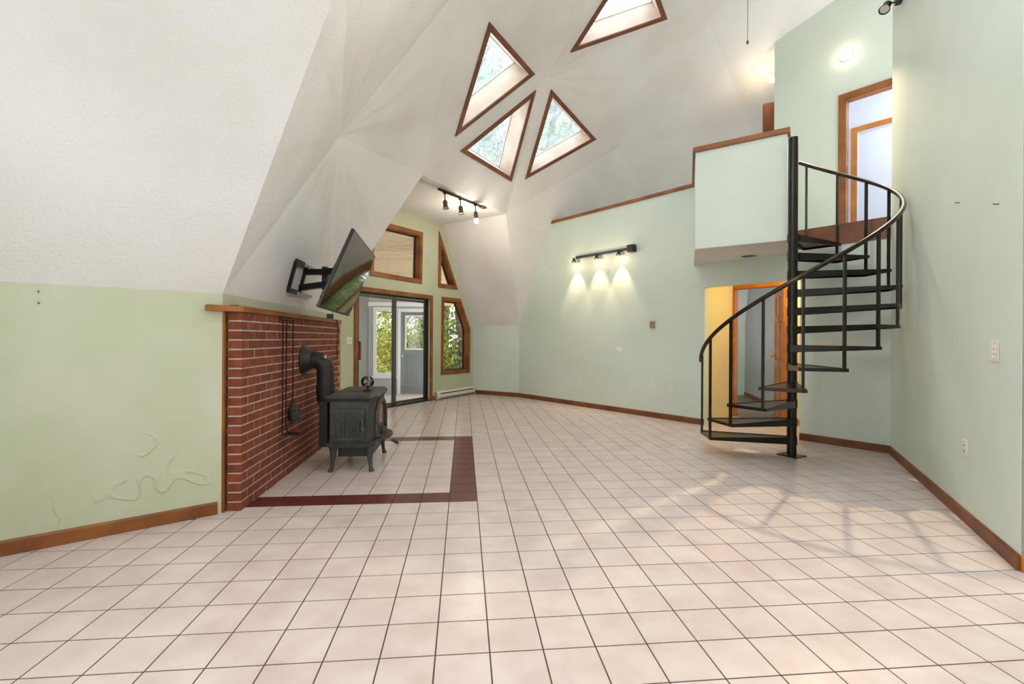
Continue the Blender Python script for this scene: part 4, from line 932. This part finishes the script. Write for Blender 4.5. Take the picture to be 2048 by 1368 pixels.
# ceiling track in the bay
tp0, tp1 = at_z(877, 378, 3.465), at_z(968, 415, 3.465)
tk = tag(empty('ceiling_track_light', tp0), 'dark track light with three hanging spots on the bay ceiling', 'track light')
def f():
    MB().bar(tp0, tp1, .035, .028).build('track', M['dark_frame'], tk)
    d = (tp1-tp0).normalized(); MB().bar(tp1-d*.1, tp1+d*.03, .07, .04).build('feed_box', M['wood_red'], tk)
    for i, (u, v) in enumerate(((890, 385), (921, 397), (951, 409))):
        p = at_z(u, v, 3.45); MB().bar(p+V((0, 0, .0)), p-V((0, 0, .012))+V((0, 0, -.01)), .05, .03, d).build('adapter', M['dark_frame'], tk)
        MB().tube([p, p-V((0, 0, .13))], .008, 8).build('stem', M['dark_frame'], tk)
        e_ = spot_head(tk, p-V((0, 0, .12)), V((.12, -.1, -1)), i == 2, 'alu', .13, .035, .05)
        if i == 2: MB().tube([e_, e_+V((0, 0, -.02)), e_+V((0, 0, -.05)), e_+V((0, 0, -.065))], [.02, .04, .035, .01], 14).build('globe_bulb', BULB, tk, True)
own(tk, f)
lamp('track_bulb', 'POINT', at_d(951, 462, 7.74), 13, (1, .9, .74), tk, .05)
# wall track on the partition
a0, a1 = PW1.px(1156, 518), PW1.px(1268, 495)
zt = (a0[1]+a1[1])/2
tk = tag(empty('wall_track_light', PW1.p(a0[0], zt)), 'black track light with three lit spots on the green partition wall', 'track light')
ends = []
def f():
    MB().bar(PW1.p(a0[0], zt, .05), PW1.p(a1[0], zt, .05), .035, .04).build('track', M['black'], tk)
    for x in (a0[0]+.3, a1[0]-.25): MB().bar(PW1.p(x, zt, 0), PW1.p(x, zt, .04), .03, .03).build('bracket', M['black'], tk)
    bevel(MB().prism([PW1.p(a1[0]-.07, zt-.06, .002), PW1.p(a1[0]+.05, zt-.06, .002), PW1.p(a1[0]+.05, zt+.055, .002), PW1.p(a1[0]-.07, zt+.055, .002)], PW1.n*.1).build('feed_box', M['black'], tk), .006)
    for u, v in ((1155, 518), (1200, 511), (1244, 504)):
        x = PW1.px(u, v)[0]; ends.append(spot_head(tk, PW1.p(x, zt-.01, .10), V((0, 0, -1))-PW1.n*.05, True, 'black', .075, .025, .04))
own(tk, f)
for e_ in ends: lamp('track_spot', 'SPOT', e_+PW1.n*.04, 13, WARM, tk, .02, V((0, 0, -1))-PW1.n*.12, 62, .6); lamp('track_glow', 'POINT', e_+PW1.n*.12, .8, WARM, tk, .02)
# bulb on the loft wall
a, b = PH.px(1692, 112); bp_ = PH.p(a, b)
lf = tag(empty('wall_bulb', bp_), 'bright round bulb on the green loft wall above the doorway', 'lamp')
def f():
    MB().tube([PH.p(a, b, .001), PH.p(a, b, .015), PH.p(a, b, .04)], [.075, .075, .04], 20).build('base', M['white'], lf, True)
    MB().tube([PH.p(a, b, .04), PH.p(a, b, .06), PH.p(a, b, .09), PH.p(a, b, .12), PH.p(a, b, .13)], [.025, .045, .052, .035, .005], 16).build('bulb', BULB, lf, True)
own(lf, f); lamp('wall_bulb_glow', 'POINT', PH.p(a, b, .35), .4, WARM, lf, .06)
lamp('wall_bulb_beam', 'SPOT', PH.p(a, b, .16), 300, WARM, lf, .03, V((2.0, 3.2, 0))-PH.p(a, b, .16), 50, .6)
# second bulb behind the end of the loft wall
bp2 = at_d(1544, 160, 7.12)
lf = tag(empty('loft_bulb', bp2), 'bright bulb peeking out behind the left end of the loft wall', 'lamp')
MB().tube([(0, 0, .055), (0, 0, .03), (0, 0, 0), (0, 0, -.035), (0, 0, -.048)], [.022, .03, .048, .035, .006], 16).build('bulb', BULB, lf, True)
zc_ = dome_z(bp2.x, bp2.y)-.1-bp2.z
MB().tube([(0, 0, .04), (.06, .03, .05), (.3, .2, .05)], .012, 10).build('stem', M['black'], lf, True)
lamp('loft_bulb_light', 'POINT', bp2+V((-.06, .1, -.06)), 2.5, WARM, lf, .05)
o = MB().box(tuple(at_d(1541, 300, 7.5)+V((.0, 0, 0))), (.2, .04, 0.01)); 
pb = at_d(1529, 207, 7.55); o = MB().prism([V((pb.x, pb.y, TOPF)), V((pb.x+.3, pb.y-.05, TOPF)), V((pb.x+.3, pb.y-.05, pb.z+.03)), V((pb.x, pb.y, pb.z))], (0, .05, 0)).build('wood_partition', M['wood_red']); tag(o, 'upright reddish wood partition behind the end of the loft wall', 'panel')
# black spot at the top of the right wall
a, b = P3.px(1803, 2); sp0 = P3.p(a, b)
lf = tag(empty('wall_spotlight', sp0), 'black spotlight on an arm high on the right wall', 'spotlight')
def f():
    bevel(MB().prism([P3.p(a-.03, b-.02, .001), P3.p(a+.3, b-.02, .001), P3.p(a+.3, b+.05, .001), P3.p(a-.03, b+.05, .001)], P3.n*.05).build('track', M['black'], lf), .005)
    pa = P3.p(a, b, .04); pb_ = at_d(1776, 6, 4.75); MB().tube([pa, pb_], .009, 8).build('arm', M['black'], lf, True)
    pc = at_d(1765, 26, 4.7); spot_head(lf, pb_, pc-pb_, False, 'black', .12, .036, .05)
own(lf, f)
# hall ceiling lamp (out of sight), and a lamp added upstairs in place of daylight
hc = w1((s_hl+s_hr)/2+.5, .62); hc.z = FLZ
lf = tag(empty('hall_ceiling_lamp', hc), 'round ceiling lamp in the small hall', 'lamp'); MB().tube([(0, 0, -.002), (0, 0, -.02), (0, 0, -.07), (0, 0, -.09)], [.13, .13, .11, .03], 20).build('shade', BULB, lf, True)
lamp('hall_light', 'POINT', hc-V((0, 0, .2)), 9, (1, .72, .36), lf, .1)
uc = w1((ul+ur)/2+.3, OFFH+.65); uc.z = 4.7
lf = tag(empty('upper_room_fill', uc), 'unseen white lamp added in the upper room in place of daylight', 'lamp'); MB().tube([(0, 0, 0), (0, 0, -.03), (0, 0, -.08)], [.12, .12, .05], 20).build('shade', emit_mat('cool_fill_glow', (.9, .95, 1, 1), 3), lf, True); MB().tube([(0, 0, 0), (0, 0, .9)], .01, 8).build('stem', M['white'], lf)
lamp('upper_room_fill_light', 'POINT', uc-V((0, 0, .2)), 9, (.86, .92, 1), lf, .15)
# unseen globe lamp added above the picture as fill light
gp = V((.6, 2.7, 4.0))
lf = tag(empty('fill_globe', gp), 'white globe lamp added above the picture as fill light', 'lamp')
gl_ = MB().tube([(0, 0, -.12), (0, 0, -.11), (0, 0, -.06), (0, 0, 0), (0, 0, .06), (0, 0, .1)], [.01, .05, .105, .12, .105, .06], 20).build('globe', emit_mat('fill_opal_globe', (1, .95, .88, 1), 5.), lf, True)
MB().tube([(0, 0, .1), (0, 0, .14)], .065, 16).build('cap', M['white'], lf, True); MB().tube([(0, 0, .14), (0, 0, dome_z(gp.x, gp.y)-.12-gp.z)], .012, 8).build('rod', M['white'], lf)
lamp('fill_globe_light', 'POINT', gp-V((0, 0, .3)), 20, (1, .96, .92), lf, .14)
# pull cord
pc = at_d(1495, 86, 4.9); zt = dome_z(pc.x, pc.y)-.1
r = tag(empty('pull_cord', pc), 'thin pull cord with a small knob hanging near the dome top', 'cord')
MB().tube([(0, 0, .01), (0, 0, zt-pc.z)], .003, 6).build('cord', M['fin'], r); MB().tube([(0, 0, .03), (0, 0, .015), (0, 0, -.005), (0, 0, -.012)], [.004, .011, .012, .004], 10).build('knob', M['fin'], r, True)

# ------------------------------------------------------------------ sun porch behind the glass door
PZ = -.18; YB = 11.5
PBW = Plane((0, YB, 0), (1, 0, 0), (0, 0, 1))
pw = PBW.px
wl0, wl1 = pw(750, 700)[0], pw(790.5, 700)[0]; wz0, wz1 = pw(770, 748)[1], pw(770, 619)[1]
dl0, dl1 = pw(801, 700)[0], pw(857, 700)[0]; dz1 = pw(820, 624)[1]
xe = pw(872, 700)[0]; xl = -3.42
# local name: the wall is open where window and door sit
o = slab('wall_porch_back', [[(xl, PZ), (dl0, PZ), (dl0, dz1), (dl1, dz1), (dl1, PZ), (xe, PZ), (xe, 2.55), (xl, 2.55)], [(wl0, wz0), (wl1, wz0), (wl1, wz1), (wl0, wz1)]], PBW, 0, -.1, M['bead']); struct(o, 'pale grey beadboard wall of the porch behind the glass door', 'wall')
o = MB().prism([V((xl, YB, PZ)), V((xl, 6.9, PZ)), V((xl, 6.9, 3.9)), V((xl, YB, 2.5))], (-.08, 0, 0)).build('wall_porch_left', M['bead']); struct(o, 'pale side wall of the porch at the left behind the glass door', 'wall')
r = empty('window_4', (wl0, YB, wz0)); struct(r, 'white framed porch window with trees behind it', 'window')
def f():
    ow = [(wl0-.04, wz0-.06), (wl1+.04, wz0-.06), (wl1+.04, wz1+.06), (wl0-.04, wz1+.06)]; iw_ = [(wl0+.04, wz0+.03), (wl1-.04, wz0+.03), (wl1-.04, wz1-.04), (wl0+.04, wz1-.04)]
    boards(r, 'frame_board', ow, iw_, PBW, .002, .03, M['white'])
    MB().prism([PBW.p(wl0-.06, wz0-.1, .002), PBW.p(wl1+.06, wz0-.1, .002), PBW.p(wl1+.06, wz0-.06, .002), PBW.p(wl0-.06, wz0-.06, .002)], PBW.n*.05).build('sill', M['white'], r)
    MB().prism([PBW.p(*q, -.04) for q in iw_], PBW.n*-.005).build('pane', M['glass'], r)
own(r, f)
r = empty('door_5', (dl0, YB, PZ)); struct(r, 'blue grey porch door with an upper window', 'door')
def f():
    gz0, gz1 = pw(820, 697)[1], pw(820, 633)[1]; gx0, gx1 = pw(812, 700)[0], pw(848.5, 700)[0]
    slab('leaf', [[(dl0, PZ+.01), (dl1, PZ+.01), (dl1, dz1), (dl0, dz1)], [(gx0, gz0), (gx1, gz0), (gx1, gz1), (gx0, gz1)]], PBW, -.02, -.06, M['bead_grey'], r)
    boards(r, 'lite_frame', [(gx0-.03, gz0-.03), (gx1+.03, gz0-.03), (gx1+.03, gz1+.03), (gx0-.03, gz1+.03)], [(gx0, gz0), (gx1, gz0), (gx1, gz1), (gx0, gz1)], PBW, -.019, .0, M['white'])
    MB().prism([PBW.p(*q, -.04) for q in ((gx0, gz0), (gx1, gz0), (gx1, gz1), (gx0, gz1))], PBW.n*-.005).build('pane', M['glass'], r)
    x = gx0-.03
    while x < gx1+.02:
        MB().prism([PBW.p(x+.004, PZ+.25, -.019), PBW.p(x+.056, PZ+.25, -.019), PBW.p(x+.056, gz0-.16, -.019), PBW.p(x+.004, gz0-.16, -.019)], PBW.n*.006).build('board', M['bead_grey'], r); x += .06
    MB().tube([PBW.p(dl0+.06, pw(806, 712)[1], -.02), PBW.p(dl0+.06, pw(806, 712)[1], .03), PBW.p(dl0+.06, pw(806, 712)[1], .06)], [.012, .03, .025], 12).build('knob', M['chrome'], r, True)
    for a_, b_ in ((dl0-.07, dl0), (dl1, dl1+.07)): MB().prism([PBW.p(a_, PZ, .001), PBW.p(b_, PZ, .001), PBW.p(b_, dz1+.08, .001), PBW.p(a_, dz1+.08, .001)], PBW.n*.02).build('casing', M['white'], r)
    MB().prism([PBW.p(dl0, dz1, .001), PBW.p(dl1, dz1, .001), PBW.p(dl1, dz1+.08, .001), PBW.p(dl0, dz1+.08, .001)], PBW.n*.02).build('casing', M['white'], r)
own(r, f)
o = MB().box(((xl+xe)/2, YB-.02, wz1+.13), (xe-xl, .03, .1)).build('trim_8', M['white']); struct(o, 'white rail above the porch window and door', 'trim')
# porch floor planks
pf = empty('floor_porch', (-2.2, 9.6, PZ)); struct(pf, 'pale plank floor of the porch', 'floor')
def wall_x(y): return CC.x-.5936*(CC.y-y)-.2
def f():
    y = 7.3
    while y < YB-.02:
        x1 = min(wall_x(y)-.02, xe); 
        MB().box(((xl+x1)/2, y+.065, PZ-.015), (x1-xl, .125, .03)).build('plank', M['deck'], pf); y += .13
own(pf, f)
pc_ = empty('ceiling_porch', (-2.5, 9.5, 3.)); struct(pc_, 'sloping knotty pine board ceiling of the porch', 'ceiling')
SLP = .33
def f():
    y = 7.0
    while y < 11.95:
        x1 = wall_x(y)-.03 if y < CC.y-.2 else -.45; z = 2.47+(11.6-y)*SLP
        MB().add([(xl-.1, y, z), (x1, y, z), (x1-(0 if y > CC.y-.3 else -.06), y+.128, z-.128*SLP), (xl-.1, y+.128, z-.128*SLP)]+[(xl-.1, y, z+.025), (x1, y, z+.025), (x1-(0 if y > CC.y-.3 else -.06), y+.128, z-.128*SLP+.025), (xl-.1, y+.128, z-.128*SLP+.025)], [(0, 1, 2, 3), (7, 6, 5, 4), (0, 4, 5, 1), (1, 5, 6, 2), (2, 6, 7, 3), (3, 7, 4, 0)]).build('plank', M['pine'], pc_); y += .135
own(pc_, f)
o = MB().box((-.95, 11.45, 2.12), (1.3, .12, .2)).build('porch_beam', M['pine']); struct(o, 'pinkish wood beam under the porch roof edge', 'trim'); o.name = 'trim_9'
o = MB().box((-.62, 11.45, .9), (.12, .12, 2.3)).build('trim_10', M['pine']); struct(o, 'wood post at the corner of the porch', 'trim')

# ------------------------------------------------------------------ outdoors
gd_ = slab('ground', [[(-40, 6), (-4, 5.2), (-3.6, 7), (-1.2, 11.9), (1.2, 10.9), (5, 11.6), (30, 14), (60, 70), (-60, 70)]], fl, -1.0, -1.2, M['soil']); struct(gd_, 'leaf covered ground outside among the trees', 'ground')
def tree(x, y, h, r, n, m, label, seed, base=1.2, lean=0.):
    rn = random.Random(seed); t = tag(empty('tree', (x, y, -1.0)), label, 'tree', 'trees outside the windows')
    tk = MB(); pts = [(lean*(i/8)**2+.12*rn.uniform(-1, 1), .12*rn.uniform(-1, 1), h*.85*i/8) for i in range(9)]; tk.tube(pts, [.17*(1-i/10)*max(.7, h/10) for i in range(9)], 9)
    tk.build('trunk', M['bark'], t, True)
    br = MB(); cl = []
    for k in range(int(10+h*1.6)):
        f_ = rn.uniform(base/h, .98); i = min(7, int(f_*8)); p = V(pts[i]).lerp(V(pts[i+1]), f_*8-i) if f_*8 < 8 else V(pts[8]); a = rn.uniform(0, 6.28); l = r*rn.uniform(.5, 1.)*(1.05-f_*.45); q = p+V((math.cos(a)*l, math.sin(a)*l, l*rn.uniform(.1, .5)))
        br.tube([p, p.lerp(q, .5)+V((0, 0, .08)), q], [.045, .03, .012], 5); cl += [q, p.lerp(q, .7), p.lerp(q, .4)]
    br.build('branches', M['bark'], t, True)
    vs_, fs_ = [], []
    for _ in range(n):
        c = V(rn.choice(cl))+V((rn.gauss(0, .32), rn.gauss(0, .32), rn.gauss(0, .26))); s = rn.uniform(.035, .075)
        ax = V((rn.gauss(0, 1), rn.gauss(0, 1), rn.gauss(0, 1))).normalized(); bx_ = ax.orthogonal().normalized(); k = len(vs_)
        vs_ += [c-ax*s, c+bx_*s*.55, c+ax*s, c-bx_*s*.55]; fs_.append((k, k+1, k+2, k+3))
    me = bpy.data.meshes.new('foliage'); me.from_pydata([tuple(v) for v in vs_], [], fs_); o = link('foliage', me, M[m], t); o['kind'] = 'stuff'
for i, (x, y, h, r, n, m, lab, base) in enumerate([
    (-4.6, 15.0, 8, 1.9, 11000, 'leaf_yellow', 'yellow green tree seen through the porch window', .3), (-2.9, 15.6, 8, 1.9, 11000, 'leaf_yellow', 'yellow green tree seen through the porch door', .3),
    (-1.5, 14.4, 7, 1.5, 9000, 'leaf_green', 'green tree seen through the five sided window', .2), (-.2, 16.0, 9, 1.7, 9000, 'leaf_green', 'green tree standing right of the five sided window', .3),
    (-6.0, 21, 12, 3, 9000, 'leaf_green', 'tall green tree far behind the porch at left', .6), (-2.6, 20.5, 12, 2.6, 12000, 'leaf_yellow', 'tall yellow green tree far behind the porch', .6),
    (1.6, 17.0, 17, 2.8, 26000, 'leaf_green', 'very tall green tree seen through the lower skylights', 5.), (-1.2, 18.5, 18, 2.8, 26000, 'leaf_green', 'tall dark green tree crown above the bay roof', 6.),
    (4.6, 18.5, 18, 2.8, 16000, 'leaf_green', 'very tall green tree behind the loft side', 5.), (.6, 24.5, 24, 3.6, 22000, 'leaf_green', 'tallest green tree in the distance behind the skylights', 9.)]):
    tree(x, y, h, r, n, m, lab, 40+i, base)
